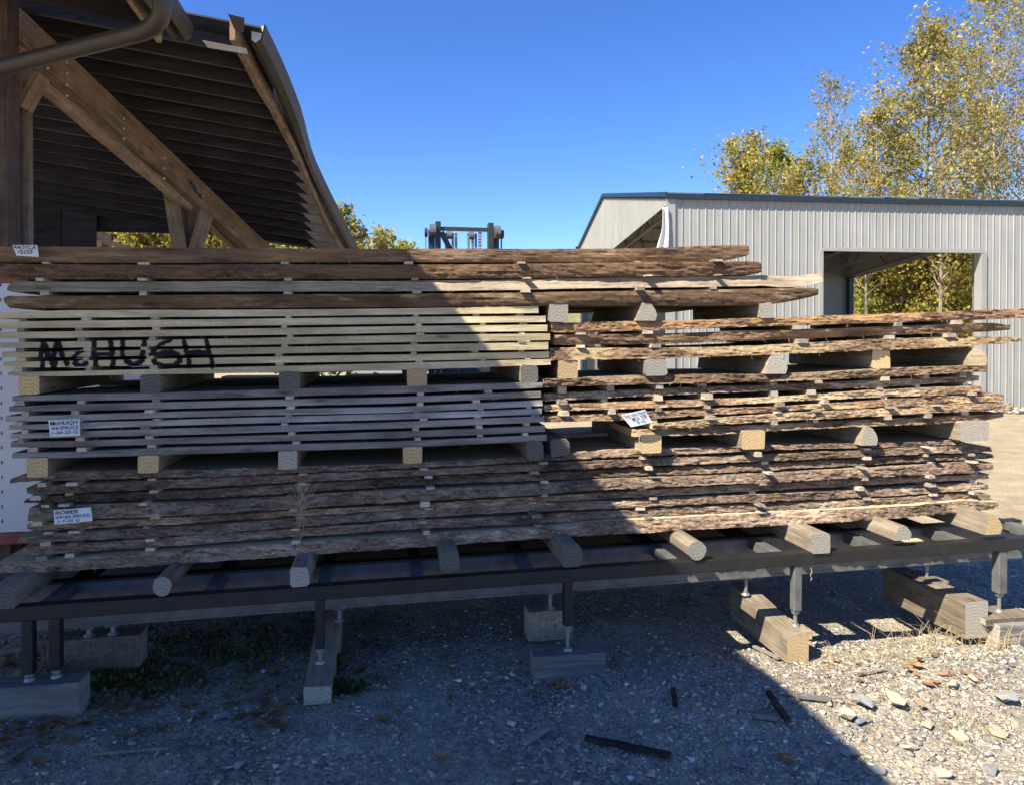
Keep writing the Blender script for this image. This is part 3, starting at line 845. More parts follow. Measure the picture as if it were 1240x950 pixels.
def leg(px0, px1, ytop, ybot, yscrew, Y, grey=False, round_=False):
    a = P(px0, ybot, Y); c = P(px1, ybot, Y)
    x0, x1, z0 = a.x, c.x, a.z
    zs = P((px0+px1)/2, yscrew, Y+0.03).z
    w = (x1-x0)*(0.62 if grey or px0 > 1100 else 0.8); xc = (x0+x1)/2; x0 = xc-w/2; x1 = xc+w/2
    zt_ = RZ(xc)-TUB-0.001
    b = MB()
    b.box(x0, x1, Y+0.003, Y+0.003+w, z0, zt_, 'rail_grey' if grey else 'rail')
    l = b.build('leg', rack, bevel=0.006)
    b = MB()
    b.tube([(xc, Y+0.03, z0-0.001), (xc, Y+0.03, zs+0.012)], 0.0095, 'zinc', 10)
    b.tube([(xc, Y+0.03, zs+0.012), (xc, Y+0.03, zs)], [0.018, 0.024], 'zinc', 12)
    b.tube([(xc, Y+0.03, z0-0.016), (xc, Y+0.03, z0-0.002)], 0.019, 'zinc', 6)
    s = b.build('jack_screw', rack)
    return xc, zs
LEG = {}
for n_, (a_, c_, yb_, ys_, gr) in dict(l1=(23, 41, 818, 823, 0), l2=(56, 74, 813, 819, 0), l3=(380, 394, 787, 802, 0), l4=(682, 696, 759, 786, 0), l5=(959, 975, 741, 757, 1), l6=(1207, 1224, 720, 739, 1)).items():
    LEG[n_] = leg(a_, c_, 0, yb_, ys_, YR+0.004, gr)
def rear_jack(px, y0, y1, Y):
    a = P(px, y0, Y); c = P(px, y1, Y)
    b = MB()
    zb = RZ(a.x)-0.221
    b.box(a.x-0.03, a.x+0.03, Y-0.02, Y+0.02, zb-0.012, zb, 'rail_grey')
    b.tube([(a.x, Y, zb-0.012), (a.x, Y, c.z+0.01)], 0.011, 'zinc', 10)
    b.tube([(a.x, Y, c.z+0.01), (a.x, Y, c.z)], [0.018, 0.026], 'zinc', 12)
    b.build('jack_screw', rack)
    return a.x, c.z
RJ = [rear_jack(*q) for q in ((108, 759, 769, YR2+0.03), (137, 757, 767, YR2+0.03), (411, 736, 751, YR2+0.03), (666, 714, 736, YR2+0.03), (903, 699, 719, YR2+0.03), (1122, 685, 700, YR2+0.03))]
# lath left lying inside the frame
b = MB()
p = P(1078, 656, 3.6); q = P(1114, 653, 3.6); b.beam(p, q, 0.05, 0.008, 'cream_wood')
tag(b.build('lath'), 'short cream coloured lath lying on the steel frame behind the front rail', 'lath')
b = MB()
p = P(676, 527.5, 4.3); q = P(735, 524.5, 4.25); b.beam(p, q, 0.07, 0.016, 'cream_wood')
tag(b.build('lath'), 'bright yellow lath in the dark gap left of the golden spacer block', 'lath')

# ---------------------------------------------------------------- cribbing blocks on the ground
def crib(name, label, cx, cy, ztop, lx, ly, h, rz=0.0, key='grey_wood', end='end_grey', tilt=0.0):
    b = MB()
    n = 8
    R = Matrix.Rotation(rz, 3, 'Z')
    long_x = lx > ly
    vs = []
    L, W = (lx, ly) if long_x else (ly, lx)
    for i in range(n+1):
        u = -L/2+L*i/n
        for (w_, z_) in ((-1, 0), (-.97, .07), (-1, .93), (-.94, 1), (.94, 1), (1, .93), (.97, .07), (1, 0)):
            jw = 1+0.02*nz(u*6, w_*3, cx*9)
            p = Vector((u, w_*W/2*jw, 0)) if long_x else Vector((-w_*W/2*jw, u, 0))
            p = R @ p
            vs.append((cx+p.x, cy+p.y, ztop-h+z_*h+(tilt*u if z_ > .5 else 0)+0.004*nz(u*9, w_, z_+cx)))
    m_ = 8; fs = []
    for i in range(n):
        for k in range(m_):
            fs.append([i*m_+k, (i+1)*m_+k, (i+1)*m_+(k+1) % m_, i*m_+(k+1) % m_])
    b.add(vs, fs, key)
    b.f += [list(range(m_)), [n*m_+k for k in range(m_)][::-1]]; b.m += [b.mi(end)]*2
    o = b.build(name)
    return tag(o, label, 'timber block', 'cribbing timbers under the frame')
p = G(50, 820, LEG['l1'][1])
x1 = P(105, 820, YR-0.03).x
z1 = min(LEG['l1'][1], LEG['l2'][1])
crib('cribbing_timber', 'grey plank edged timber under the twin legs at the far left', x1-0.45, YR+0.03, z1, 0.84, 0.12, 0.15, 0.0)
crib('cribbing_timber', 'dark timber behind the twin legs at the far left', (RJ[0][0]+RJ[1][0])/2-0.02, YR2+0.05, RJ[0][1], 0.40, 0.12, 0.15, 0.02, 'crib_dark')
zz = min(LEG['l3'][1], RJ[2][1])
crib('cribbing_timber', 'weathered timber with a notched end pointing at the viewer, beside the weeds', LEG['l3'][0]+0.005, 3.67, LEG['l3'][1], 0.12, 0.66, 0.13, -0.02, 'bunk_side', tilt=(RJ[2][1]-LEG['l3'][1])/0.43)
crib('cribbing_timber', 'short grey block lying crosswise under the middle jack leg', LEG['l4'][0], YR+0.03, LEG['l4'][1], 0.345, 0.11, 0.135, -0.015)
crib('cribbing_timber', 'small brown block behind the middle jack leg', RJ[3][0]-0.005, YR2+0.05, RJ[3][1], 0.235, 0.12, 0.15, 0.0, 'bunk_side')
zb5 = RJ[4][1]
crib('cribbing_timber', 'tan ended beam running back under the frame at the sun line', 2.0, 3.66, (zb5+0.155)/2, 0.115, 0.62, 0.165, 0.0, 'bunk_side', 'end_tan', tilt=(zb5-0.15)/0.5)
zp = LEG['l5'][1]
crib('cribbing_timber', 'upper pad board directly under the sunlit jack leg', LEG['l5'][0]-0.01, YR+0.05, zp, 0.10, 0.20, 0.018, 0.1, 'sawn_tan', 'end_tan')
crib('cribbing_timber', 'lower pad board on top of the tan ended beam', LEG['l5'][0]-0.025, YR+0.07, zp-0.0185, 0.12, 0.25, 0.018, 0.05, 'sawn_tan', 'end_tan')
zb6 = RJ[5][1]
crib('cribbing_timber', 'long dark beam running back under the right end of the frame', RJ[5][0]-0.02, 3.72, zb6, 0.14, 0.62, 0.19, 0.03, 'crib_dark')
crib('cribbing_timber', 'thin pad under the rear jack at the right end', RJ[5][0], YR2+0.04, RJ[5][1]+0.014, 0.11, 0.22, 0.014, 0.1, 'crib_dark')
crib('cribbing_timber', 'flat plank under the right hand jack leg', LEG['l6'][0]-0.01, YR+0.03, LEG['l6'][1], 0.30, 0.17, 0.035, 0.0, 'crib_dark')
crib('cribbing_timber', 'thick timber below the flat plank at the right end', LEG['l6'][0]+0.01, YR+0.06, LEG['l6'][1]-0.036, 0.36, 0.12, 0.10, 0.0, 'crib_dark')
q = G(1215, 785, 0.02)
crib('cribbing_timber', 'short squared block sticking up at the right edge of the photo', q.x+0.11, q.y+0.09, 0.13, 0.22, 0.13, 0.14, 0.03, 'grey_wood')

# ================================================================== CARDS
def text_mesh(parent, lines, keyname, corners, key='ink', heights=None):
    """lettering laid on a card; corners = tl, tr, bl in world space"""
    tl, tr, bl = corners
    ex = (tr-tl); ey = (bl-tl); W = ex.length; H = ey.length
    ux = ex.normalized(); uy = -ey.normalized(); nrm = ux.cross(uy).normalized()
    y = 0.06*H
    for (txt, hfrac, x0f, wf, k) in lines:
        cu = bpy.data.curves.new('lettering', 'FONT'); cu.body = txt; cu.size = 1; cu.offset = 0.012
        cu.shear = 0.12
        tmp = bpy.data.objects.new('lettering', cu); COL.objects.link(tmp)
        bpy.context.view_layer.update()
        dg = bpy.context.evaluated_depsgraph_get()
        me = bpy.data.meshes.new_from_object(tmp.evaluated_get(dg))
        bpy.data.objects.remove(tmp)
        co = np.array([v.co[:] for v in me.vertices])
        mn, mx = co.min(0), co.max(0)
        for v in me.vertices:
            u = (v.co.x-mn[0])/(mx[0]-mn[0]); w = (v.co.y-mn[1])/(mx[1]-mn[1])
            wob = 0.05*math.sin(u*19+len(txt))
            p = tl + ux*(W*(x0f+u*wf)) - uy*(y+H*hfrac*(1-w+wob)) + nrm*0.0015
            v.co = p - parent.location
        me.materials.clear(); me.materials.append(M[k])
        ob = bpy.data.objects.new('lettering', me); COL.objects.link(ob)
        ob.parent = parent
        y += H*(hfrac+0.07)
def card(px, Y, label, lines, poly=None, key='paper'):
    """px: four photo corners tl, tr, br, bl"""
    c = [P(x, y, Y) for x, y in px]
    b = MB()
    n = 6; vs = []
    for i in range(n+1):
        u = i/n
        a = c[0].lerp(c[1], u); d = c[3].lerp(c[2], u)
        off = -0.004*math.sin(math.pi*u)
        for p in (a, d): vs.append((p.x, p.y+off, p.z))
        for p in (d, a): vs.append((p.x, p.y+off+0.0012, p.z))
    fs = []
    for i in range(n):
        for k in range(4):
            fs.append([i*4+k, i*4+(k+1) % 4, (i+1)*4+(k+1) % 4, (i+1)*4+k])
    fs += [[3, 2, 1, 0], [n*4, n*4+1, n*4+2, n*4+3]]
    b.add(vs, fs, key)
    o = b.build('paper_card'); tag(o, label, 'card', 'handwritten cards stapled to the stacks')
    sh = Vector((0, -0.0055, 0))
    text_mesh(o, lines, '', (c[0]+sh, c[1]+sh, c[3]+sh))
    for q in (c[0].lerp(c[2], 0.08), c[1].lerp(c[3], 0.08)):
        s = MB(); s.box(q.x-0.004, q.x+0.004, q.y-0.003, q.y-0.001, q.z-0.0008, q.z+0.0008, 'zinc')
        s.build('staple', o)
    return o
card([(15, 297), (45, 297), (47, 311.5), (20, 310)], 3.66, 'small white card reading 2157 on the topmost brown slab', [('4/4 SYC.A', .34, .05, .88, 'ink'), ('\u20222157', .38, .14, .62, 'ink')])
card([(58.5, 508.5), (96.5, 506.5), (97, 527), (60.5, 528)], 3.62, 'white card reading McHUGH 4/4 SPRUCE on the grey spruce stack', [('McHUGH', .26, .06, .88, 'ink'), ('4/4 SPRUCE', .22, .08, .88, 'blue_ink'), ('1-30-25 G', .2, .08, .84, 'blue_ink')])
card([(65, 617), (110, 613.5), (112, 630), (66, 634.5)], 3.60, 'torn white card reading ROBER 4/4+8/4 SPRUCE on the bottom stack', [('ROBER', .27, .05, .62, 'ink'), ('4/4+8/4 SPRUCE', .22, .05, .92, 'blue_ink'), ('1-7-25 G', .2, .1, .6, 'blue_ink')])
card([(752, 502), (781, 495.5), (790, 511), (764, 516.5)], 3.62, 'sunlit white card reading SALVATERR MIX on the middle right stack', [('SALVATERR', .22, .05, .9, 'ink'), ('MIX 7/8', .24, .24, .6, 'ink'), ('9-25', .2, .34, .34, 'ink')])

# ================================================================== OLD TIMBER SHED (left)
shed = empty('timber_shed', (-3.0, 5.3, 0))
tag(shed, 'old open sided brown timber shed with a sagging metal roof at the left', 'shed')
F0 = P(293, 41, 5.4); F1y = 10.2
# roof plane: contains the right hand edge, falls away and slightly to the right
kx = -0.135
# slope in Y from where the far corner is seen
best = None
for yf in np.arange(8.0, 14, 0.02):
    q = P(423, 300, yf)
    k = (q.z-F0.z-kx*(q.x-F0.x))/(q.y-F0.y)
    # back edge of the roof also has to be seen at (240, 284)
    w = P(240, 284, yf)
    e = abs(F0.z+kx*(w.x-F0.x)+k*(w.y-F0.y)-w.z)
    if best is None or e < best[0]: best = (e, yf, k)
YF, ky = best[1], best[2]
RN = Vector((-kx, -ky, 1)).normalized()
def roofz(x, y): return F0.z+kx*(x-F0.x)+ky*(y-F0.y)
print('shed roof', YF, ky, F0)
XE0, XE1 = F0.x, P(423, 300, YF).x
XL = -10.5
YN = 5.32
# joists across the shed, one object each
nj = 17
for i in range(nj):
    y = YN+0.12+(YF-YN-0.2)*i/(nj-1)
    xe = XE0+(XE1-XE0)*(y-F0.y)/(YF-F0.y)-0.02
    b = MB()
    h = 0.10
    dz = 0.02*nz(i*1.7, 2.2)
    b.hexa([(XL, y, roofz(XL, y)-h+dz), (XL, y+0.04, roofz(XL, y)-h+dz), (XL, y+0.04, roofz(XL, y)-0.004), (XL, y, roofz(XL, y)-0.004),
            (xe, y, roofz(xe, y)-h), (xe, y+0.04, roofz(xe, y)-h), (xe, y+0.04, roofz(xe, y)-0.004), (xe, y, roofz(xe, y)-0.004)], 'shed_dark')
    b.m[2] = b.mi('joist_edge_lit')  # bottom face painted lighter to stand in for thin lit edges
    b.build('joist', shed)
# roof sheets, overlapping like shingled metal panels
npan = 9
for i in range(npan):
    xa_ = XL+(XE0+0.14-XL)*i/npan; xb_ = XL+(XE0+0.14-XL)*(i+1)/npan+0.03
    if i == npan-1: xb_ = XE0+0.14
    zo = 0.006*(i % 2)
    b = MB(); vs = []
    for (x, y) in ((xa_, YN), (xb_, YN), (xb_+(0.0), YF+0.15), (xa_, YF+0.15)):
        vs.append((x, y, roofz(x, y)+zo))
    vs += [(x, y, z+0.012) for x, y, z in vs]
    b.add(vs, [[0, 3, 2, 1], [4, 5, 6, 7], [0, 1, 5, 4], [1, 2, 6, 5], [2, 3, 7, 6], [3, 0, 4, 7]], 'roof_under')
    b.build('roof_sheet', shed)
# bent board and gutter along the right hand roof edge
def edge_board(offs, w, h, key, name, dz0=0.0, wig=0.02, ya=None, n=14):
    b = MB(); vs = []
    y0 = ya if ya else F0.y-0.1
    for i in range(n+1):
        t = i/n; y = y0+(YF+0.2-y0)*t
        x = XE0+(XE1-XE0)*(y-F0.y)/(YF-F0.y)+offs+wig*math.sin(t*5.5)*math.sin(math.pi*t)+0.012*nz(t*9, offs*7)
        z = roofz(x, y)+dz0+0.03*math.sin(t*6+1)*wig/0.02*0.3
        hh = h*(1+0.2*nz(t*7, 3.3, offs))
        vs += [(x-w/2, y, z-hh), (x+w/2, y, z-hh), (x+w/2, y, z), (x-w/2, y, z)]
    fs = []
    for i in range(n):
        for k in range(4): fs.append([i*4+k, (i+1)*4+k, (i+1)*4+(k+1) % 4, i*4+(k+1) % 4])
    fs += [[0, 1, 2, 3], [n*4+3, n*4+2, n*4+1, n*4]]
    b.add(vs, fs, key)
    return b.build(name, shed)
edge_board(-0.02, 0.035, 0.17, 'timber', 'fascia_board', 0.02, 0.03)
# gutter: open channel, bent outward
b = MB(); vs = []; n = 18
prof = [(0.0, 0.0), (0.0, -0.09), (0.04, -0.11), (0.08, -0.085), (0.105, 0.025), (0.098, 0.025), (0.074, -0.078), (0.04, -0.10), (0.008, -0.084), (0.008, 0.0)]
for i in range(n+1):
    t = i/n; y = F0.y-0.05+(YF+0.1-F0.y+0.05)*t
    x = XE0+(XE1-XE0)*(y-F0.y)/(YF-F0.y)+0.02+0.05*math.exp(-((t-0.0)/0.30)**2)+0.012*math.sin(t*8)*(1-t)
    z = roofz(x, y)+0.015+0.008*math.sin(t*7)
    sq = 1-0.5*sm(t, 0.25, 0.5)
    for (u, w_) in prof: vs.append((x+u*sq, y, z+w_))
m_ = len(prof); fs = []
for i in range(n):
    for k in range(m_): fs.append([i*m_+k, (i+1)*m_+k, (i+1)*m_+(k+1) % m_, i*m_+(k+1) % m_])
b.add(vs, fs, 'gutter'); b.build('gutter', shed)
b = MB(); p0 = Vector(vs[0]); q = [Vector(vs[k])+Vector((0.004, 0.012, 0)) for k in (9, 8, 7, 6, 5)]
b.add(q, [[0, 1, 2, 3, 4]], 'gutter_in'); b.add([v+Vector((0, 0.25, -0.004)) for v in q]+q, [[0, 5, 6, 1], [1, 6, 7, 2], [2, 7, 8, 3], [3, 8, 9, 4]], 'gutter_in'); b.build('gutter_lining', shed)
# torn flap at the corner and the bright strip of bare metal
b = MB()
a0, a1, a2, a3 = P(276, 17, 5.25), P(296, 22, 5.25), P(295, 40, 5.3), P(284, 36, 5.3)
b.add([a0, a1, a2, a3]+[v+Vector((0, .006, .004)) for v in (a0, a1, a2, a3)], [[0, 1, 2, 3], [7, 6, 5, 4], [0, 4, 5, 1], [1, 5, 6, 2], [2, 6, 7, 3], [3, 7, 4, 0]], 'gutter'); b.build('torn_flap', shed)
b = MB()
c4 = [P(245, 49, 5.22), P(298, 59, 5.22), P(300, 65.5, 5.24), P(252, 58, 5.24)]
b.add(c4+[v+Vector((0, .01, .004)) for v in c4], [[0, 1, 2, 3], [7, 6, 5, 4], [0, 4, 5, 1], [1, 5, 6, 2], [2, 6, 7, 3], [3, 7, 4, 0]], 'gutter_in'); b.build('bare_metal_strip', shed)

def on_roof(px, py, dz):
    """point seen at the pixel that lies dz below the roof plane"""
    p0 = F0-Vector((0, 0, dz))
    return PL(px, py, p0, RN)
# main beam: top and bottom edges as seen, hung under the joists
dzt = 0.12
T0, T1 = on_roof(5, -9, dzt), on_roof(326, 297, dzt)
hb0 = 0.245
B0 = T0-Vector((0, 0, hb0)); B1 = T1-Vector((0, 0, 0.225))
ext = (T0-T1).normalized()*0.8
T0 = T0+ext; B0 = B0+ext
wv = Vector((-0.09, 0.02, 0))
b = MB()
b.hexa([B0, B0+wv, T0+wv, T0, B1, B1+wv, T1+wv, T1], 'timber')
beam = align(b.build('main_beam', shed), T1-T0)
print('beam', T0, T1)
for px, py, n_ in ((57, 83, 1), (80, 76, 4), (149, 144, 3), (198, 192, 3), (246, 236, 1)):
    for k in range(n_):
        # nails on the outer face of the beam
        d = ray(px, py+k*13.5*(1 if px < 120 else 0.9))
        nrm = (B1-B0).cross(T0-B0).normalized()
        q = CAMP+d*((B0-CAMP).dot(nrm)/d.dot(nrm))
        s = MB(); s.tube([q-Vector((0.0, 0.0, 0)), q+Vector((0.012, -0.010, 0))], 0.009, 'nail', 6); s.build('nail_head', shed)
# bolt cluster
b = MB()
nrm = (B1-B0).cross(T0-B0).normalized()
for px, py in ((232, 222), (238, 232), (243, 238), (236, 227)):
    d = ray(px, py); q = CAMP+d*((B0-CAMP).dot(nrm)/d.dot(nrm))
    b.tube([q, q+Vector((0.03, -0.03, 0))], 0.022, 'truss', 8)
b.build('bolt_plate', shed)
# rough pole slung beneath the beam
b = MB()
q0 = P(50, 104, T0.y+0.9); q1 = P(286, 299, T1.y-0.2)
pts = [q0.lerp(q1, i/10)+Vector((0.012*nz(i*.8, 1), 0, 0.012*nz(i*.9, 5))) for i in range(11)]
b.tube(pts, [0.048+0.008*nz(i, 3) for i in range(11)], 'timber', 8); align(b.build('pole', shed), q1-q0)

# near post group
YP = 5.25
def post(px0, px1, Y, ztop, key, w=None, name='post', zb=0.0):
    a = P(px0, 290, Y).x; c = P(px1, 290, Y).x
    b = MB(); b.box(a, c, Y, Y+(w or (c-a)), zb, ztop, key); return b.build(name, shed, bevel=0.006)
post(20.5, 35, YP+0.25, 3.4, 'timber_v')
post(11, 20, YP+0.2, 4.2, 'shed_dark')
post(-22, 11, YP-0.15, 4.4, 'redpost')
b = MB()
b.beam(P(22, 128, YP+0.18), P(44, 88, YP+0.18), 0.12, 0.17, 'timber', up=Vector((0, 1, 0)))
align(b.build('knee_brace', shed, bevel=0.006), P(44, 88, 5.4)-P(22, 128, 5.4))
# second post with its two braces
Y2 = on_roof(232, 262, 0.45).y
print('post2 Y', Y2)
post(221, 238, Y2, P(230, 240, Y2).z, 'timber_v')
for a_, c_, w_ in (((207, 229), (220, 306), 0.12), ((251, 256), (236, 306), 0.10)):
    b = MB(); b.beam(P(a_[0], a_[1], Y2-0.06), P(c_[0], c_[1], Y2-0.06), w_, 0.1, 'timber', up=Vector((0, 1, 0))); align(b.build('knee_brace', shed), P(c_[0], c_[1], Y2)-P(a_[0], a_[1], Y2))
# far row of beams and braces deeper inside, lower left
b = MB(); b.beam(P(32, 250, 9.0), P(130, 292, 10.6), 0.09, 0.16, 'timber'); b.build('inner_beam', shed)
b = MB(); b.beam(P(60, 256, 9.2), P(62, 268, 9.2), 0.3, 0.16, 'timber'); b.build('inner_beam', shed)
for a_, c_ in (((78, 272), (88, 300)), ((84, 288), (112, 303)), ((88, 281), (120, 300))):
    b = MB(); b.beam(P(a_[0], a_[1], 9.5), P(c_[0], c_[1], 9.6), 0.09, 0.12, 'timber'); b.build('inner_brace', shed)
for k, (a_, c_) in enumerate((((100, 286), (130, 302)), ((112, 287), (160, 303)))):
    b = MB(); b.beam(P(a_[0], a_[1], 10.0), P(c_[0], c_[1], 10.2), 0.1, 0.05, 'timber'); b.build('loose_board', shed)
# dark boarded walls far left and at the back left of the shed
XWB = P(88, 290, YF).x
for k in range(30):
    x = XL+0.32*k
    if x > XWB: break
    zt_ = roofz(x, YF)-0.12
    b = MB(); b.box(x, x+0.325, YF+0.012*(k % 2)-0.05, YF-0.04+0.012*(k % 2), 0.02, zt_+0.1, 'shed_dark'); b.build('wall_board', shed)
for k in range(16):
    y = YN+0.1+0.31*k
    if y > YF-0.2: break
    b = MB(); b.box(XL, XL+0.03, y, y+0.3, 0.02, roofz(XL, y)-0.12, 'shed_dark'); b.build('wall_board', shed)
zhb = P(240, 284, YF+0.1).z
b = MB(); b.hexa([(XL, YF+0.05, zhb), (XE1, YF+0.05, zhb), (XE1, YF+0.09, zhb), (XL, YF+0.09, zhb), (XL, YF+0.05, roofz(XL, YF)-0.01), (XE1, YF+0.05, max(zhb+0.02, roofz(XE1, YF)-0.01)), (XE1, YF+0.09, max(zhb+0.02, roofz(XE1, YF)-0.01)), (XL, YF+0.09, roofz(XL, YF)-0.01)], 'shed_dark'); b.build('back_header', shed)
for x in (-7.6, -10.2):
    for y in (5.4, YF-0.2):
        b = MB(); b.box(x, x+0.16, y, y+0.16, 0, roofz(x, y)-0.11, 'timber_v'); b.build('post', shed)

# ---- near roof section whose edge throws the big shadow
ZE, XNE = 4.07, -1.62
p = P(226, 41, 5.15); XNE, ZE = p.x-0.05, p.z+0.06
print('near eave', XNE, ZE)
nroof = empty('near_shed_roof', (-4, 2, 0))
tag(nroof, 'higher shed roof with a brown gutter and downpipe at the top left corner', 'shed roof')
sl_ = 0.16
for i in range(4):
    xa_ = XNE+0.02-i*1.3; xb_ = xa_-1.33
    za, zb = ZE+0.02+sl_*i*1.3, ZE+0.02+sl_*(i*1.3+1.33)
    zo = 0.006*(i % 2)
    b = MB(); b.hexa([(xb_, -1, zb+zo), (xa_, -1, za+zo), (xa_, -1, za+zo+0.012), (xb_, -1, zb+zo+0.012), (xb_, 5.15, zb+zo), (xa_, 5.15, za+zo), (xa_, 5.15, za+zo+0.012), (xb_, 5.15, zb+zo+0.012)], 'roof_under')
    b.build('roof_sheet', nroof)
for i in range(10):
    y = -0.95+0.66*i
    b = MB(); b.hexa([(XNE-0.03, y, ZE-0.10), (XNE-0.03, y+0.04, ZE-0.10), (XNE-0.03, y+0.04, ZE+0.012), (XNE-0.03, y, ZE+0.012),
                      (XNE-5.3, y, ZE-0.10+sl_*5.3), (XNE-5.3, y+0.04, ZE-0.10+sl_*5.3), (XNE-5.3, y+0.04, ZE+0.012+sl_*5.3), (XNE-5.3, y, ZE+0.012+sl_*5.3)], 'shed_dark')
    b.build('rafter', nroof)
b = MB(); b.box(XNE-0.02, XNE+0.005, -1, 5.1, ZE-0.13, ZE+0.0, 'gutter'); b.build('fascia_board', nroof)
b = MB(); x = XNE+0.006
pr = [(0, 0), (0, -.08), (.035, -.10), (.07, -.08), (.085, .0), (.078, .0), (.064, -.072), (.035, -.09), (.008, -.072), (.008, 0)]
vs = [(x+u, y, ZE+w_) for y in (-1, 5.17) for u, w_ in pr]
m_ = len(pr); b.add(vs, [[k, m_+k, m_+(k+1) % m_, (k+1) % m_] for k in range(m_)]+[[0, 1, 2, 3, 4, 5, 6, 7, 8, 9][::-1]], 'gutter'); b.build('gutter', nroof)
b = MB(); b.beam(P(158, -8, 4.7), P(194, 43, 5.05), 0.03, 0.11, 'sawn_tan'); b.build('soffit_board', nroof)
# downpipe with its elbow
b = MB()
pp = [P(190, -14, 4.25), P(195, -2, 4.25), P(197, 10, 4.25), P(194, 22, 4.28), P(186, 32, 4.3), P(172, 39, 4.35), P(60, 67, 4.7), P(0, 82, 4.85), P(-40, 92, 4.9)]
b.tube(pp, 0.049, 'gutter', 14); b.build('downpipe', nroof, smooth=True)
for x, y in ((XNE-0.3, -0.9), (-6.5, -0.8), (-6.5, 4.6)):
    b = MB(); b.box(x-0.09, x+0.09, y, y+0.18, 0, ZE-0.1+sl_*(XNE-x), 'timber_v'); b.build('post', nroof)
b = MB(); b.box(-6.6, -6.4, -0.95, 5.1, ZE+sl_*(XNE+6.5)-0.0, ZE+sl_*(XNE+6.5)+0.001, 'timber')
zz_ = ZE+sl_*(XNE+6.5) if False else ZE+sl_*(-6.5-XNE)*-1
b = MB(); b.box(-6.6, -6.4, -0.95, 5.1, zz_-0.32, zz_-0.12, 'timber'); b.build('header', nroof)

# ================================================================== WHITE TRAILER behind the left end
tr = empty('white_trailer', (-3.9, 5.6, 0))
tag(tr, 'white box trailer with riveted panels and red trim behind the left end of the pile', 'trailer')
YT = 5.0
x_r = P(134, 560, YT).x; x_l = x_r-3.2
ztop = P(4, 337, YT).z; zbot = P(5, 652, YT).z
npn = 5
for i in range(npn):
    a = x_l+(x_r-x_l)*i/npn+0.002; c = x_l+(x_r-x_l)*(i+1)/npn-0.002
    b = MB(); b.box(a, c, YT, YT+0.03, zbot+0.04, ztop-0.03, 'white_panel')
    pn = b.build('side_panel', tr, bevel=0.003)
    r_ = MB()
    for z in np.arange(zbot+0.1, ztop-0.05, 0.09):
        for xx in (a+0.02, c-0.02):
            r_.box(xx-0.003, xx+0.003, YT-0.003, YT-0.0005, z, z+0.02, 'steel_dark')
    stuff(r_.build('rivet_row', pn))
b = MB(); b.box(x_l, x_r, YT-0.015, YT+0.04, zbot-0.03, zbot+0.038, 'red_paint'); b.build('lower_trim', tr)
b = MB(); b.box(x_l, x_r, YT-0.015, YT+0.04, ztop-0.028, ztop+0.02, 'red_paint'); b.build('upper_trim', tr)
b = MB(); b.box(x_l+0.01, x_r-0.01, YT+0.035, YT+1.7, zbot, ztop, 'white_panel'); b.build('box_body', tr)
for dx in (0.9, 1.7):
    b = MB(); xw = x_l+dx
    b.tube([(xw, YT+0.05, 0.33), (xw, YT+0.25, 0.33)], 0.32, 'rubber', 24); w = b.build('wheel', tr)
    b = MB(); b.tube([(xw, YT+0.03, 0.33), (xw, YT+0.049, 0.33)], 0.17, 'truss', 16); b.build('rim', w)

# ================================================================== FORKLIFT behind the pile
fk = empty('forklift', (0, 8.0, 0))
tag(fk, 'forklift with a dark steel mast standing behind the middle of the pile', 'forklift')
YM = 7.6
def fx(px): return P(px, 412, YM).x
def fz(py): return P(562, py, YM).z
for a_, c_ in ((527.5, 534), (591.5, 598)):
    b = MB(); b.box(fx(a_), fx(c_), YM, YM+0.10, 0.25, fz(269), 'steel_dark'); b.build('inner_channel', fk, bevel=0.004)
for a_, c_ in ((519.5, 526.8), (598.7, 605)):
    b = MB(); b.box(fx(a_), fx(c_), YM+0.03, YM+0.13, 0.15, fz(278), 'steel_dark'); b.build('outer_channel', fk, bevel=0.004)
b = MB(); b.box(fx(534.3), fx(591.3), YM+0.02, YM+0.09, fz(279), fz(275), 'steel_dark'); b.build('top_crossbar', fk)
b = MB(); b.box(fx(534.3), fx(591.3), YM+0.02, YM+0.09, fz(420), fz(414), 'steel_dark'); b.build('lower_crossbar', fk)
b = MB(); b.box(fx(534.3), fx(591.3), YM+0.0, YM+0.015, fz(470), fz(446), 'steel_dark'); b.build('carriage_plate', fk)
for px, r in ((524, 8.0), (602, 8.0)):
    b = MB(); x = fx(px); z = fz(281); b.tube([(x-0.03, YM-0.02, z), (x+0.03, YM-0.02, z)], r*0.0086, 'steel_light', 18); b.build('pulley', fk)
for a_, c_ in ((514.8, 517.5), (606.5, 609.6)):
    b = MB(); x = (fx(a_)+fx(c_))/2; b.tube([(x-0.014, YM, fz(283)), (x+0.014, YM, fz(283))], 0.045, 'steel_dark', 14); b.build('roller', fk)
    b = MB(); b.box(fx(a_)+0.008, fx(c_)-0.008, YM+0.04, YM+0.07, 0.5, fz(283), 'steel_dark'); b.build('hose_guard', fk)
for px in (541, 549, 553, 568, 573, 577):
    b = MB(); x = fx(px); b.tube([(x, YM+0.05, 0.3), (x, YM+0.05, fz(282))], 0.013, 'steel_light', 8); b.build('hydraulic_hose', fk)
for px in (544.5, 571.5):
    b = MB(); x = fx(px); b.tube([(x-0.025, YM+0.03, fz(285)), (x+0.025, YM+0.03, fz(285))], 0.04, 'steel_light', 14); b.build('chain_wheel', fk)
b = MB()
x = fx(582)
for k in range(60):
    z = 0.9+k*0.032
    if z > fz(281): break
    b.box(x-0.016, x+0.016, YM+0.03, YM+0.05, z, z+0.022, 'steel_light' if k % 2 else 'red_paint')
b.build('lift_chain', fk)
b = MB(); b.beam((fx(535), YM+0.06, fz(281)), (fx(546), YM+0.06, fz(302)), 0.05, 0.05, 'steel_dark'); b.build('mast_gusset', fk)
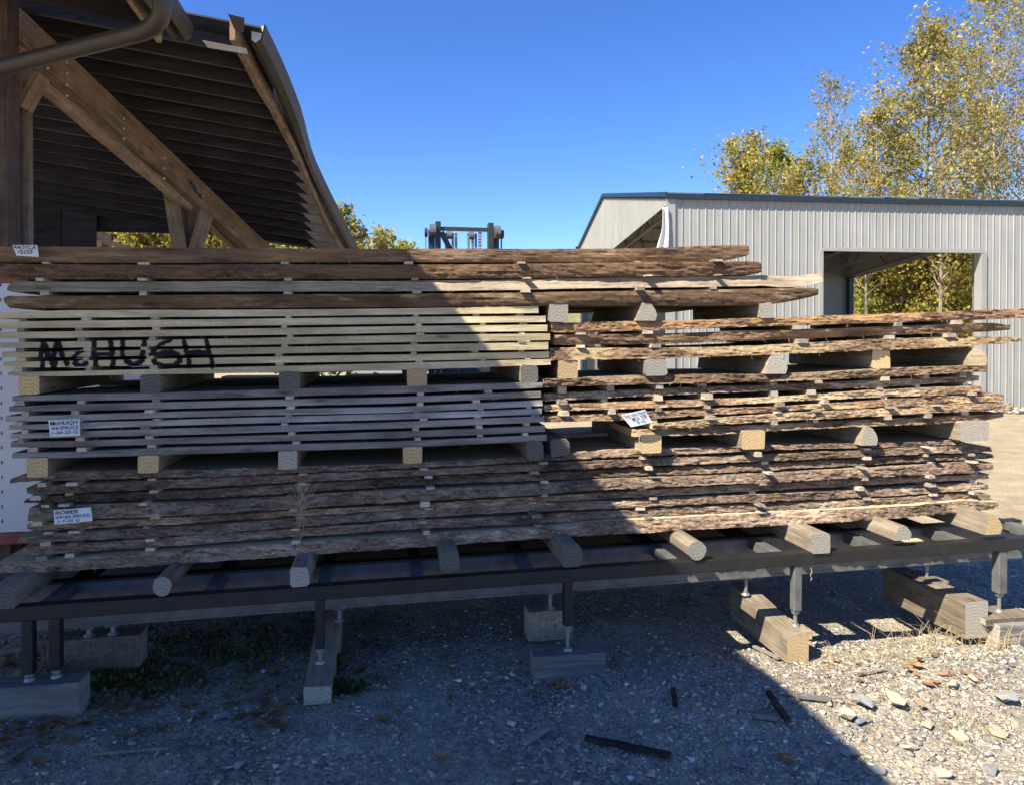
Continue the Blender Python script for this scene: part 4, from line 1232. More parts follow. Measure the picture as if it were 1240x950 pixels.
b = MB(); x0, x1 = fx(520), fx(605)
b.box(x0-0.1, x1+0.1, YM+0.35, YM+2.0, 0.35, 1.05, 'yellow_paint'); b.build('body', fk, bevel=0.04)
b = MB(); b.box(x0-0.12, x1+0.12, YM+2.0, YM+2.5, 0.3, 1.15, 'steel_dark'); b.build('counterweight', fk, bevel=0.05)
for sx in (x0-0.05, x1+0.05):
    for sy in (YM+0.55, YM+2.1):
        b = MB(); b.tube([(sx-0.09, sy, 0.3), (sx+0.09, sy, 0.3)], 0.3, 'rubber', 22); b.build('wheel', fk)
for sx in (x0-0.05, x1+0.05):
    b = MB(); b.beam((sx, YM+0.6, 1.05), (sx, YM+0.75, 2.0), 0.05, 0.05, 'steel_dark'); b.beam((sx, YM+1.9, 1.1), (sx, YM+1.8, 2.0), 0.05, 0.05, 'steel_dark'); b.build('guard_post', fk)
b = MB()
for k in range(6): b.box(x0-0.07, x1+0.07, YM+0.73+k*0.2, YM+0.78+k*0.2, 2.0, 2.04, 'steel_dark')
b.build('overhead_guard', fk)
b = MB(); b.box((x0+x1)/2-0.25, (x0+x1)/2+0.25, YM+1.2, YM+1.7, 1.05, 1.2, 'rubber'); b.build('seat', fk)

# lumber stacked behind, glimpsed through the gap, and a sunlit plank and weed
for k in range(7):
    p = P(424, 474, 8.6); q = P(497, 474, 8.6)
    z = p.z-0.22+k*0.062
    b = MB(); b.box(p.x+0.05*nz(k, 3), q.x+0.05*nz(k, 7), 8.6+0.02*nz(k, 5), 9.6, z, z+0.04, 'sawn_tan' if k % 3 else 'grey_wood', ('end_tan', 'end_grey'))
    tag(b.build('slab'), f'{ORD[k+1]} slab up in the distant stack seen through the gap beside the forklift mast', 'slab', 'distant stack behind the pile')
    if k < 6:
        for xx in (p.x+0.15, q.x-0.2):
            b = MB(); b.box(xx, xx+0.05, 8.58, 9.6, z+0.041, z+0.061, 'sticker')
            tag(b.build('sticker'), f'thin stick on the {ORD[k+1]} slab of the distant stack, {"left" if xx < p.x+0.2 else "right"} one', 'sticker', 'sticks in the distant stack')
b = MB(); p = P(424, 474, 8.6); q = P(497, 474, 8.6)
for xx in (p.x+0.1, q.x-0.25): b.box(xx, xx+0.12, 8.6, 9.6, 0, p.z-0.221, 'bunk_side')
tag(b.build('stack_bearer'), 'pair of thick bearers carrying the distant stack', 'bearer')
b = MB(); p = P(268, 476, 7.4); q = P(352, 470, 7.4)
b.box(p.x, q.x, 7.4, 7.7, P(268, 473, 7.4).z-0.12, P(268, 456, 7.4).z, 'cream_wood', ('end_tan', 'end_tan'))
for xx in (p.x+0.1, q.x-0.2): b.box(xx, xx+0.12, 7.42, 7.68, 0, P(268, 473, 7.4).z-0.121, 'bunk_side')
tag(b.build('sawn_beam'), 'pale sawn beam on blocks seen through the gap left of the middle', 'beam')

# ================================================================== METAL BUILDING (right)
d0 = 16.0
c0 = CAMP + (FWD + RGT*((808-620)/F) + UPV*((CY0-HOR)/F))*d0
bang = math.radians(6.3)-YAW
bd = empty('metal_building', (c0.x, c0.y, 0), bang)
tag(bd, 'light grey ribbed metal building with slate blue trim and a big open doorway', 'building')
bu = Vector((math.cos(bang), math.sin(bang), 0)); bv = Vector((-math.sin(bang), math.cos(bang), 0))
O3 = Vector((c0.x, c0.y, 0))
def BW(u, v, z): return O3+bu*u+bv*v+Vector((0, 0, z))
def front_uz(px, py):
    d = ray(px, py); q = CAMP+d*((O3-CAMP).dot(bv)/d.dot(bv)); l = q-O3
    return l.dot(bu), q.z
def side_vz(px, py):
    d = ray(px, py); q = CAMP+d*((O3-CAMP).dot(bu)/d.dot(bu)); l = q-O3
    return l.dot(bv), q.z
ZEV = front_uz(1000, 243)[1]
u0, zo_top = front_uz(996, 301.5)
u1 = front_uz(1187, 303)[0]
UL = 9.8
RID = side_vz(732, 238.5)
VR, ZR = RID
VD = VR*1.62
zh0 = side_vz(809, 247)[1]; zh1 = side_vz(742, 302); 
hs = (zh1[1]-zh0)/zh1[0]
HZ = lambda v: max(3.4, zh0+hs*v)
print('bldg', ZEV, u0, u1, zo_top, RID, zh0, zh1)
def ribbed(name, u_a, u_b, zb_f, zt_f, plane, off, key, rib=0.17, rh=0.017, parent=bd, out=-1):
    """one siding panel with raised ribs; plane 'f' = front wall, 's' = end wall"""
    cols = []
    u = u_a
    k = round((u_b-u_a)/rib); st = (u_b-u_a)/max(1, k)
    for i in range(k):
        a = u_a+i*st
        cols += [(a, 0), (a+st*0.30, 0), (a+st*0.34, rh*0.22), (a+st*0.40, 0), (a+st*0.78, 0), (a+st*0.84, rh), (a+st*0.90, rh), (a+st*0.96, 0)]
    cols.append((u_b, 0))
    # small mid flutes
    b = MB(); vs = []
    for (u, h) in cols:
        for z in (zb_f(u), zt_f(u)):
            if plane == 'f': vs.append(BW(u, off+out*h, z))
            else: vs.append(BW(off+out*h, u, z))
    n = len(cols); fs = []
    for i in range(n-1):
        fs.append([i*2, (i+1)*2, (i+1)*2+1, i*2+1] if plane == 'f' else [i*2+1, (i+1)*2+1, (i+1)*2, i*2])
    o_ = len(vs)
    # back sheet gives the panel thickness
    for (u, h) in (cols[0], cols[-1]):
        for z in (zb_f(u), zt_f(u)):
            vs.append(BW(u, off-out*0.03, z) if plane == 'f' else BW(off-out*0.03, u, z))
    fs += [[o_, o_+1, o_+3, o_+2], [0, 1, o_+1, o_], [2*(n-1)+1, 2*(n-1), o_+2, o_+3]]
    b.add(vs, fs, key)
    return b.build(name, parent)
W = 0.85
def panels(ua, ub, zb, zt, plane, off, key, **kw):
    n = max(1, round((ub-ua)/W)); s = (ub-ua)/n
    for i in range(n):
        ribbed('wall_panel', ua+i*s+0.001, ua+(i+1)*s-0.001, zb, zt, plane, off, key, rib=0.17, **kw)
panels(0.0, u0, lambda u: 0.02, lambda u: ZEV-0.02, 'f', 0, 'siding')
panels(u0, u1, lambda u: zo_top, lambda u: ZEV-0.02, 'f', 0, 'siding')
panels(u1, UL, lambda u: 0.02, lambda u: ZEV-0.02, 'f', 0, 'siding')
rz_ = lambda v: ZEV+(ZR-ZEV)*(v/VR if v < VR else (VD-v)/(VD-VR))
for off, out in ((0.0, -1), (UL, 1)):
    panels(0.05, VR, lambda v: HZ(v), lambda v: rz_(v)-0.03, 's', off, 'siding_w', out=out, rh=0.03)
    panels(VR, VD-0.05, lambda v: HZ(v), lambda v: rz_(v)-0.03, 's', off, 'siding_w', out=out, rh=0.03)
# back wall and inner partition
panels(0.0, UL, lambda u: 0.02, lambda u: ZEV-0.02, 'f', VD, 'siding_in', out=1)
# trim
def bbox(name, u0_, u1_, v0_, v1_, z0_, z1_, key):
    b = MB(); b.hexa([BW(u0_, v0_, z0_), BW(u1_, v0_, z0_), BW(u1_, v0_, z1_), BW(u0_, v0_, z1_), BW(u0_, v1_, z0_), BW(u1_, v1_, z0_), BW(u1_, v1_, z1_), BW(u0_, v1_, z1_)], key)
    return b.build(name, bd)
bbox('eave_trim', -0.05, UL+0.05, -0.10, -0.04, ZEV-0.05, ZEV+0.08, 'trim')
bbox('eave_trim', -0.12, UL+0.12, VD+0.04, VD+0.14, ZEV-0.04, ZEV+0.12, 'trim')
bbox('door_header_trim', u0-0.05, u1+0.05, -0.05, 0.06, zo_top-0.05, zo_top+0.03, 'siding_w')
bbox('jamb_trim', u1-0.0, u1+0.13, -0.045, 0.18, 0.0, zo_top-0.052, 'siding_w')
bbox('jamb_trim', u0-0.09, u0, -0.045, 0.06, 0.0, zo_top-0.052, 'siding_w')
bbox('corner_trim', -0.04, 0.16, -0.045, 0.0, 0.0, ZEV-0.05, 'siding_w')
# roof sheets and rake trim
for (va, vb, za, zb) in ((-0.1, VR, ZEV+0.055, ZR+0.06), (VR, VD+0.1, ZR+0.06, ZEV+0.055)):
    n = 12
    for i in range(n):
        ua = -0.04+(UL+0.08)*i/n; ub = -0.04+(UL+0.08)*(i+1)/n-0.004
        b = MB(); b.hexa([BW(ua, va, za), BW(ub, va, za), BW(ub, va, za+0.03), BW(ua, va, za+0.03), BW(ua, vb, zb), BW(ub, vb, zb), BW(ub, vb, zb+0.03), BW(ua, vb, zb+0.03)], 'siding_in')
        b.build('roof_sheet', bd)
    for uu in (-0.075, UL+0.042):
        b = MB(); b.hexa([BW(uu, va, za-0.07), BW(uu+0.03, va, za-0.07), BW(uu+0.03, va, za+0.035), BW(uu, va, za+0.035), BW(uu, vb, zb-0.07), BW(uu+0.03, vb, zb-0.07), BW(uu+0.03, vb, zb+0.035), BW(uu, vb, zb+0.035)], 'trim')
        b.build('rake_trim', bd)
# trusses and purlins
for u in np.linspace(0.35, UL-0.3, 8):
    b = MB()
    zb_ = lambda v: HZ(v)+0.06
    b.beam(BW(u, 0.1, zb_(0.1)), BW(u, VD-0.1, zb_(VD-0.1)), 0.05, 0.07, 'truss')
    b.beam(BW(u, 0.1, ZEV-0.02), BW(u, VR, ZR-0.02), 0.05, 0.07, 'truss'); b.beam(BW(u, VR, ZR-0.02), BW(u, VD-0.1, ZEV-0.02), 0.05, 0.07, 'truss')
    for k in range(8):
        v0_, v1_ = 0.3+(VD-0.6)*k/8, 0.3+(VD-0.6)*(k+1)/8
        zt0 = rz_(v0_)-0.05; zt1 = rz_(v1_)-0.05
        if k % 2: b.beam(BW(u, v0_, zt0), BW(u, v1_, zb_(v1_)), 0.035, 0.035, 'truss')
        else: b.beam(BW(u, v0_, zb_(v0_)), BW(u, v1_, zt1), 0.035, 0.035, 'truss')
    b.build('roof_truss', bd)
for v in np.linspace(0.6, VD-0.6, 9):
    z = rz_(v)+0.03
    b = MB(); b.beam(BW(0.05, v, z), BW(UL-0.05, v, z), 0.05, 0.07, 'truss'); b.build('purlin', bd)
for u, v in ((0.12, 0.12), (0.12, VD-0.15), (UL-0.12, 0.12), (UL-0.12, VD-0.15), (0.12, VR), (u0-0.1, 0.12), (u1+0.15, 0.25)):
    b = MB(); p = BW(u, v, 0); b.box(p.x-0.08, p.x+0.08, p.y-0.08, p.y+0.08, 0, HZ(v)+0.05, 'trim' if v > 5 else 'truss'); b.build('column', bd)
# torn wrap hanging at the front corner
wr = empty('torn_wrap', BW(-0.1, -0.05, 0))
b = MB(); vs = []; n = 12
za_, zb_ = front_uz(805, 252)[1], front_uz(800, 345)[1]
for i in range(n+1):
    t = i/n; z = za_+(zb_-za_)*t
    w_ = 0.12+0.12*sm(t, 0.1, 0.5)+0.02*math.sin(t*13)
    for k in range(6):
        s = k/5
        vs.append(BW(-0.02-w_*s+0.03*math.sin(t*6)*(1-t), -0.07-0.05*math.sin(s*7+t*3), z))
fs = [[i*6+k, (i+1)*6+k, (i+1)*6+k+1, i*6+k+1] for i in range(n) for k in range(5)]
b.add(vs, fs, 'wrap'); bpy.data.objects.remove(wr)
o = b.build('torn_wrap', smooth=True); md = o.modifiers.new('thickness', 'SOLIDIFY'); md.thickness = 0.006
tag(o, 'torn white wrap hanging from the front corner of the metal building', 'sheet')
# rubble bank at the foot of the wall

# ================================================================== TREES
def leaf_mat(name, stops, trans=0.5):
    m, nt, b = mat(name)
    gi = N(nt, 'ShaderNodeNewGeometry')
    col = ramp(nt, gi.outputs['Random Per Island'], stops)
    v = coords(nt, (1, 1, 1))
    n = noise(nt, v, 0.55, 2, 0.5)
    f = ramp(nt, n, [(0.35, (0.62, 0.68, 0.6)), (0.65, (1.15, 1.1, 1.0))])
    col = mix(nt, 1.0, col, f, 'MULTIPLY')
    nt.links.new(col, b.inputs['Base Color'])
    b.inputs['Roughness'].default_value = 0.6
    b.inputs['Specular IOR Level'].default_value = 0.3
    tr_ = N(nt, 'ShaderNodeBsdfTranslucent'); nt.links.new(col, tr_.inputs['Color'])
    mx = N(nt, 'ShaderNodeMixShader'); mx.inputs[0].default_value = trans
    out = nt.nodes['Material Output']
    nt.links.new(b.outputs[0], mx.inputs[1]); nt.links.new(tr_.outputs[0], mx.inputs[2]); nt.links.new(mx.outputs[0], out.inputs[0])
    return m
M['leaf_y'] = leaf_mat('yellow green leaves', [(0, (0.20, 0.20, 0.04)), (0.4, (0.38, 0.34, 0.07)), (0.75, (0.55, 0.46, 0.12)), (1, (0.34, 0.20, 0.07))])
M['leaf_b'] = leaf_mat('olive brown leaves', [(0, (0.22, 0.23, 0.06)), (0.35, (0.40, 0.36, 0.10)), (0.75, (0.52, 0.43, 0.16)), (1, (0.36, 0.23, 0.11))])
M['leaf_g'] = leaf_mat('green yellow leaves', [(0, (0.16, 0.19, 0.04)), (0.5, (0.36, 0.38, 0.09)), (0.85, (0.58, 0.54, 0.13)), (1, (0.66, 0.58, 0.17))])
M['leaf_weed'] = leaf_mat('weed leaves', [(0, (0.06, 0.075, 0.03)), (0.6, (0.11, 0.14, 0.045)), (1, (0.24, 0.25, 0.09))])
M['leaf_dead'] = leaf_mat('dead leaves', [(0, (0.15, 0.075, 0.035)), (0.5, (0.28, 0.15, 0.07)), (1, (0.38, 0.24, 0.12))], 0.15)
M['straw'] = plain('dry straw stems', (0.46, 0.37, 0.22), 0.9, 0, 0.3, 30)
M['trunk_pale'] = bark('pale sycamore trunk', (0.22, 0.19, 0.15), (0.42, 0.38, 0.31), (0.60, 0.57, 0.50), red=(0.30, 0.24, 0.17))
M['trunk_grey'] = bark('grey brown trunk', (0.10, 0.08, 0.06), (0.22, 0.19, 0.15), (0.36, 0.32, 0.27), red=(0.18, 0.12, 0.08))

def leaves_mesh(name, centers, size, key, rs):
    n = len(centers)
    c = np.array(centers)
    a = rs.normal(size=(n, 3)); a /= np.linalg.norm(a, axis=1)[:, None]
    t = rs.normal(size=(n, 3)); b_ = np.cross(a, t); b_ /= np.linalg.norm(b_, axis=1)[:, None]
    s = size*(0.6+0.8*rs.random(n))[:, None]
    a = a*s; b_ = b_*s*0.62
    V = np.empty((n, 4, 3)); V[:, 0] = c-a; V[:, 1] = c+b_-a*0.1; V[:, 2] = c+a; V[:, 3] = c-b_-a*0.1
    me = bpy.data.meshes.new(name)
    me.vertices.add(n*4); me.vertices.foreach_set('co', V.ravel())
    me.loops.add(n*4); me.loops.foreach_set('vertex_index', np.arange(n*4))
    me.polygons.add(n); me.polygons.foreach_set('loop_start', np.arange(n)*4)
    me.update(calc_edges=True)
    me.materials.append(M[key])
    return me

def make_tree(x, y, h, spread, nleaf, seed, lkey, tkey, label, name='tree', cat='tree', lsize=0.12, base=0.25, tr=0.12, group=None, z0=0.0, lean=0.0, gap=0.0):
    rs = np.random.default_rng(seed); rd = random.Random(seed)
    root = empty(name, (x, y, z0))
    tag(root, label, cat, group)
    b = MB(); tips = []
    base_p = Vector((x, y, z0-0.3))
    # trunk
    pts = []; n = 9
    for i in range(n+1):
        t = i/n
        pts.append(base_p+Vector((lean*h*t+0.25*nz(t*2, seed)*h*0.08, 0.25*nz(t*2, seed+9)*h*0.08, (h*0.97+0.3)*t)))
    rad = [tr*(1-0.88*i/n) for i in range(n+1)]
    b.tube(pts, rad, tkey, 7)
    def tp(t):
        f = t*n; i = min(n-1, int(f)); return pts[i].lerp(pts[i+1], f-i)
    nb = int(16+h*1.4)
    for k in range(nb):
        t = base+(0.97-base)*(k+rd.random()*0.8)/nb
        p = tp(t); ang = k*2.4+rd.random()*0.9
        prof = math.sin(math.pi*min(1, (t-base)/(1-base)*0.82+0.16))**0.7
        L = spread*prof*(0.6+0.7*rd.random())
        up = 0.45+0.55*rd.random()+0.5*t
        d = Vector((math.cos(ang), math.sin(ang), up)).normalized()
        q = [p]
        for s in range(4):
            d = (d+Vector((rd.uniform(-.22, .22), rd.uniform(-.22, .22), rd.uniform(-.05, .25)))).normalized()
            q.append(q[-1]+d*L/4)
        r0 = tr*(1-t)*0.42+0.012
        b.tube(q, [1.25*r0*(1-0.75*s/4) for s in range(5)], tkey, 4, cap=False)
        for s in range(1, 5):
            for j in range(2+(s > 2)):
                d2 = (d+Vector((rd.uniform(-1, 1), rd.uniform(-1, 1), rd.uniform(-.4, .8)))).normalized()
                l2 = L*0.32*(0.5+rd.random())
                e = q[s]+d2*l2
                mid = q[s].lerp(e, 0.5)+Vector((0, 0, 0.05*l2))
                b.tube([q[s], mid, e], [r0*0.35, r0*0.22, 0.004], tkey, 3, cap=False)
                tips += [(e, l2*0.42), (mid, l2*0.42)]
    b.build('trunk', root)
    keep = [tp_ for tp_ in tips if rd.random() > gap]
    cnt = max(1, int(nleaf/len(keep)))
    cs = []
    for (p, r) in keep:
        k = int(cnt*(0.4+1.2*rd.random()))
        r = max(r, 0.22)
        o_ = rs.normal(size=(k, 3))*np.array([r, r, r*0.9])*0.9
        cs.append(o_+np.array(p))
    cs = np.concatenate(cs)
    me = leaves_mesh('crown', cs-np.array((x, y, z0)), lsize, lkey, rs)
    o = bpy.data.objects.new('crown', me); COL.objects.link(o); o.parent = root
    return root

def at(px, D): # ground point under a photo column at a given camera distance
    d = FWD + RGT*((px-620)/F); d.z = 0
    return CAMP.x+d.x*D, CAMP.y+d.y*D
def htop(py, D): return 1.6+(HOR-py)*D/F
TG = 'autumn trees behind the metal building'
T = [ # px, dist, top py, spread, leaves, seed, leaf, trunk, label, base, gap, lsize
    (905, 33, 168, 1.9, 10000, 11, 'leaf_y', 'trunk_grey', 'low bright yellow green tree, leftmost above the metal building roof', 0.15, 0.0, 0.10),
    (938, 37, 172, 1.7, 9500, 12, 'leaf_g', 'trunk_grey', 'low green tree second from the left above the roof', 0.15, 0.1, 0.10),
    (968, 35, 188, 1.7, 6500, 13, 'leaf_y', 'trunk_grey', 'yellow shrubby tree in front of the thin bare topped tree', 0.15, 0.1, 0.10),
    (1002, 40, 84, 1.7, 3600, 14, 'leaf_b', 'trunk_pale', 'thin nearly bare tree with a narrow airy crown', 0.30, 0.3, 0.10),
    (1060, 38, 128, 1.9, 8500, 15, 'leaf_b', 'trunk_pale', 'brownish tree left of the tall sycamore', 0.2, 0.12, 0.10),
    (1120, 37, 24, 2.5, 15000, 16, 'leaf_b', 'trunk_pale', 'tall pale trunked tree with a yellow green top', 0.22, 0.08, 0.105),
    (1165, 42, 50, 2.1, 9500, 17, 'leaf_b', 'trunk_pale', 'rusty leaved tree right of the tall pale trunked tree', 0.25, 0.15, 0.10),
    (1205, 38, -35, 2.3, 9000, 18, 'leaf_b', 'trunk_pale', 'tall sparse tree with a white trunk rising past the top of the photo', 0.22, 0.25, 0.095),
    (1245, 41, -80, 2.5, 10000, 19, 'leaf_b', 'trunk_pale', 'very tall sparse tree cut by the right edge of the photo', 0.22, 0.2, 0.10),
    (1290, 43, -70, 2.6, 9000, 20, 'leaf_b', 'trunk_pale', 'tall tree just past the right edge of the photo', 0.22, 0.2, 0.11),
    (1085, 46, 110, 2.2, 9000, 21, 'leaf_y', 'trunk_grey', 'yellow tree standing behind the tall pale trunked tree', 0.15, 0.1, 0.11),
    (1190, 48, 120, 2.6, 11000, 22, 'leaf_y', 'trunk_grey', 'wide yellow brown tree far behind the white trunk', 0.15, 0.1, 0.11),
    (1028, 44, 170, 2.0, 7000, 23, 'leaf_b', 'trunk_grey', 'low brown tree beyond the thin airy tree', 0.12, 0.1, 0.11),
]
for (px, D, py, sp, nl, sd, lk, tk, lb, bs, gp, ls) in T:
    x, y = at(px, D)
    make_tree(x, y, htop(py, D), sp*1.25, int(nl*0.78), sd, lk, tk, lb, base=bs, gap=gp, lsize=ls*0.82, tr=0.13 if py < 100 else 0.09, group=TG)
# undergrowth seen through the doorway
U = [(1030, 33, 285, 'leaf_g'), (1062, 35, 262, 'leaf_g'), (1095, 33, 290, 'leaf_y'), (1128, 35, 270, 'leaf_g'), (1160, 33, 285, 'leaf_y'), (1192, 36, 265, 'leaf_g'), (1225, 34, 285, 'leaf_g')]
for k, (px, D, py, lk) in enumerate(U):
    x, y = at(px, D)
    make_tree(x, y, htop(py, D), 2.3, 9000, 40+k, lk, 'trunk_grey', ['leafy bush behind the doorway, furthest left in it', 'bush behind the doorway, second from its left side', 'yellow bush left of the white trunk in the doorway',
              'bush at the middle of the doorway beside a white trunk', 'yellow bush in the right part of the doorway', 'bush at the right jamb of the doorway', 'bush hidden past the right jamb of the doorway'][k],
              name='bush', cat='bush', base=0.03, lsize=0.085, tr=0.06, group='undergrowth behind the metal building')
for k, (px, D) in enumerate(((1048, 31), (1139, 30.5))):
    x, y = at(px, D)
    make_tree(x, y, 9.5, 1.0, 900, 60+k, 'leaf_y', 'trunk_grey', ['slim white trunked sapling left of centre in the doorway', 'white trunked tree seen right of centre in the doorway'][k], base=0.35, lsize=0.08, tr=0.075+0.03*k, group=TG)
# left: trees beyond the shed
TL = [(430, 36, 262, 1.1, 1500, 31, 'leaf_b'), (462, 38, 282, 1.5, 2600, 32, 'leaf_y'), (490, 40, 290, 1.3, 2500, 33, 'leaf_g'), (412, 36, 250, 1.3, 2600, 34, 'leaf_y'),
      (150, 36, 262, 2.6, 9000, 35, 'leaf_y'), (205, 38, 258, 2.6, 9000, 36, 'leaf_y'), (262, 36, 262, 2.6, 9000, 37, 'leaf_y'), (318, 38, 270, 2.4, 8000, 38, 'leaf_y'), (368, 37, 285, 2.2, 7000, 39, 'leaf_g')]
LB = ['sparse treetop just right of the shed roof edge', 'low yellow treetop between the shed and the forklift mast', 'small treetop nearest the forklift mast on its left', 'tree right behind the shed roof corner',
      'yellow tree seen under the shed roof, leftmost', 'yellow tree under the shed roof left of the inner post', 'yellow tree under the shed roof right of the inner post', 'tree behind the foot of the main shed beam', 'tree hidden behind the shed corner']
for (px, D, py, sp, nl, sd, lk), lb in zip(TL, LB):
    x, y = at(px, D)
    make_tree(x, y, htop(py, D), sp, nl, sd, lk, 'trunk_grey', lb, base=0.15, lsize=0.12, tr=0.08, gap=0.05, group='autumn trees beyond the shed')
# weed in the gap
x, y = at(408, 7.0)
make_tree(x, y, 1.45, 0.25, 900, 71, 'leaf_g', 'trunk_grey', 'leafy weed seen through the gap left of the distant stack', name='weed', cat='weed', base=0.1, lsize=0.035, tr=0.012)

# ================================================================== GROUND LITTER
def rock_mesh(seed, sub=1):
    """crushed stone: convex hull of a few random points"""
    rd = random.Random(int(seed*1000))
    n = 8 if sub < 2 else 14
    bm = bmesh.new()
    for k in range(n):
        v = Vector((rd.gauss(0, 1), rd.gauss(0, 1), rd.gauss(0, 1))).normalized()*rd.uniform(0.85, 1.05)
        bm.verts.new((v.x, v.y*0.72, v.z*0.45))
    r = bmesh.ops.convex_hull(bm, input=bm.verts)
    bmesh.ops.delete(bm, geom=[g_ for g_ in r['geom_interior'] if isinstance(g_, bmesh.types.BMVert)], context='VERTS')
    if sub >= 2:
        bmesh.ops.bevel(bm, geom=bm.edges[:]+bm.verts[:], offset=0.035, segments=1, affect='EDGES')
    bmesh.ops.triangulate(bm, faces=bm.faces[:])
    bm.verts.index_update()
    vs = np.array([v.co[:] for v in bm.verts]); fs = np.array([[v.index for v in f.verts] for f in bm.faces])
    bm.free(); return vs, fs
def stone_mat(name, stops, var=True):
    m, nt, b = mat(name)
    if var:
        gi = N(nt, 'ShaderNodeNewGeometry'); src = gi.outputs['Random Per Island']
    col = ramp(nt, src, stops)
    n = noise(nt, coords(nt), 60, 5, 0.7)
    f = ramp(nt, n, [(0.3, (0.65,)*3), (0.7, (1.15,)*3)])
    col = mix(nt, 1.0, col, f, 'MULTIPLY')
    nt.links.new(col, b.inputs['Base Color']); b.inputs['Roughness'].default_value = 0.9
    b.inputs['Specular IOR Level'].default_value = 0.2
    bump(nt, b, n, 0.4, 0.004)
    return m
SS = [(0.0, (0.15, 0.15, 0.155)), (0.25, (0.33, 0.32, 0.29)), (0.5, (0.45, 0.41, 0.33)), (0.68, (0.47, 0.41, 0.30)), (0.8, (0.42, 0.29, 0.20)), (0.88, (0.27, 0.265, 0.28)), (0.92, (0.50, 0.46, 0.38)), (0.95, (0.68, 0.65, 0.57)), (1.0, (0.74, 0.72, 0.66))]
M['stones'] = stone_mat('mixed crushed stone', SS)
rocks = [rock_mesh(i*1.31+0.7, 1) for i in range(8)]
rock0 = [rock_mesh(i*2.17+0.3, 0) if False else rocks[i] for i in range(8)]
RUB = {}
def scatter(name, cnt, smin, smax, region, dens=None, seed=1, up=0.2):
    rs = np.random.default_rng(seed)
    V = []; Fq = []; off = 0; placed = 0; RUB['n'] = []
    while placed < cnt:
        x = rs.uniform(region[0], region[1]); y = rs.uniform(region[2], region[3])
        if dens and rs.random() > dens(x, y): continue
        vs, fs = rocks[rs.integers(8)]
        s = smin*(smax/smin)**(rs.random()**2.2)
        a = rs.uniform(0, 6.28); ca, sa = math.cos(a), math.sin(a)
        tl = rs.uniform(-.35, .35)
        v = vs*s
        v = np.stack([v[:, 0], v[:, 1]*math.cos(tl)-v[:, 2]*math.sin(tl), v[:, 1]*math.sin(tl)+v[:, 2]*math.cos(tl)], 1)
        w = np.stack([v[:, 0]*ca-v[:, 1]*sa, v[:, 0]*sa+v[:, 1]*ca, v[:, 2]], 1)+np.array((x, y, gzf(x, y)+s*up*rs.random()))
        V.append(w); Fq.append(fs+off); off += len(vs); RUB['n'].append(len(vs)); placed += 1
    V = np.concatenate(V); Fq = np.concatenate(Fq)
    me = bpy.data.meshes.new(name); n = len(Fq)
    me.vertices.add(len(V)); me.vertices.foreach_set('co', V.ravel())
    me.loops.add(n*3); me.loops.foreach_set('vertex_index', Fq.ravel())
    me.polygons.add(n); me.polygons.foreach_set('loop_start', np.arange(n)*3)
    me.update(calc_edges=True); me.materials.append(M['stones'])
    o = bpy.data.objects.new(name, me); COL.objects.link(o)
    return stuff(o)
def patchy(x, y): return 0.5+0.5*sm(nz(x*1.1, y*1.1, 3)+0.25*nz(x*4, y*4), -0.25, 0.25)
def dens_a(x, y): return patchy(x, y)*(1.0 if x > 0.9 else 0.75)
scatter('loose_gravel', 60000, 0.003, 0.013, (-3.2, 4.6, 1.7, 4.6), dens_a, 3)
scatter('loose_gravel', 6500, 0.008, 0.026, (-3.2, 4.6, 1.7, 5.6), dens_a, 4)
scatter('loose_gravel', 14000, 0.006, 0.028, (-3.0, 4.4, 1.8, 3.7), lambda x, y: 0.22+0.78*sm(x, 0.3, 1.3), 5, 0.3)
o = scatter('rubble_bank', 500, 0.05, 0.16, (0, 1, 0, 1), None, 6)
# move the bank to the foot of the building
me = o.data; nvt = len(me.vertices); co = np.empty(nvt*3); me.vertices.foreach_get('co', co); co = co.reshape(-1, 3)
base = np.array([BW(0, 0, 0)[:]]); 
sizes = RUB['n']; o_ = 0; new = co.copy()
for q in sizes:
    seg = co[o_:o_+q]; cen = seg.mean(0)
    u = cen[0]*14-1.0; v = -0.25-0.55*cen[1]
    p = BW(u, v, 0.04+0.12*(1-cen[1])*random.random())
    new[o_:o_+q] = seg-cen+np.array(p[:]); o_ += q
me.vertices.foreach_set('co', new.reshape(-1)); me.update()

# rocks one can pick out
def rock(px, py, r, key, label, group=None, sd=0):
    vs, fs = rock_mesh(sd+px*0.13, 2)
    p = G(px, py, 0); z = gz(p.x, p.y)
    p = G(px, py, z)
    me = bpy.data.meshes.new('rock'); me.from_pydata([tuple(v*r) for v in vs], [], [list(map(int, f)) for f in fs]); me.materials.append(M[key])
    o = bpy.data.objects.new('rock', me); COL.objects.link(o); o.location = (p.x, p.y, z+r*0.22); o.rotation_euler = (random.uniform(-.3, .3), random.uniform(-.3, .3), random.uniform(0, 6))
    return tag(o, label, 'rock', group)
for nm, c in (('rock_white', (0.58, 0.55, 0.47)), ('rock_grey', (0.26, 0.26, 0.25)), ('rock_blue', (0.17, 0.185, 0.22)), ('rock_tan', (0.42, 0.34, 0.24)), ('rock_rust', (0.38, 0.20, 0.12)), ('rock_pale', (0.45, 0.39, 0.28))):
    M[nm] = plain(nm.replace('_', ' '), c, 0.9, 0, 0.3, 25, 0.4)
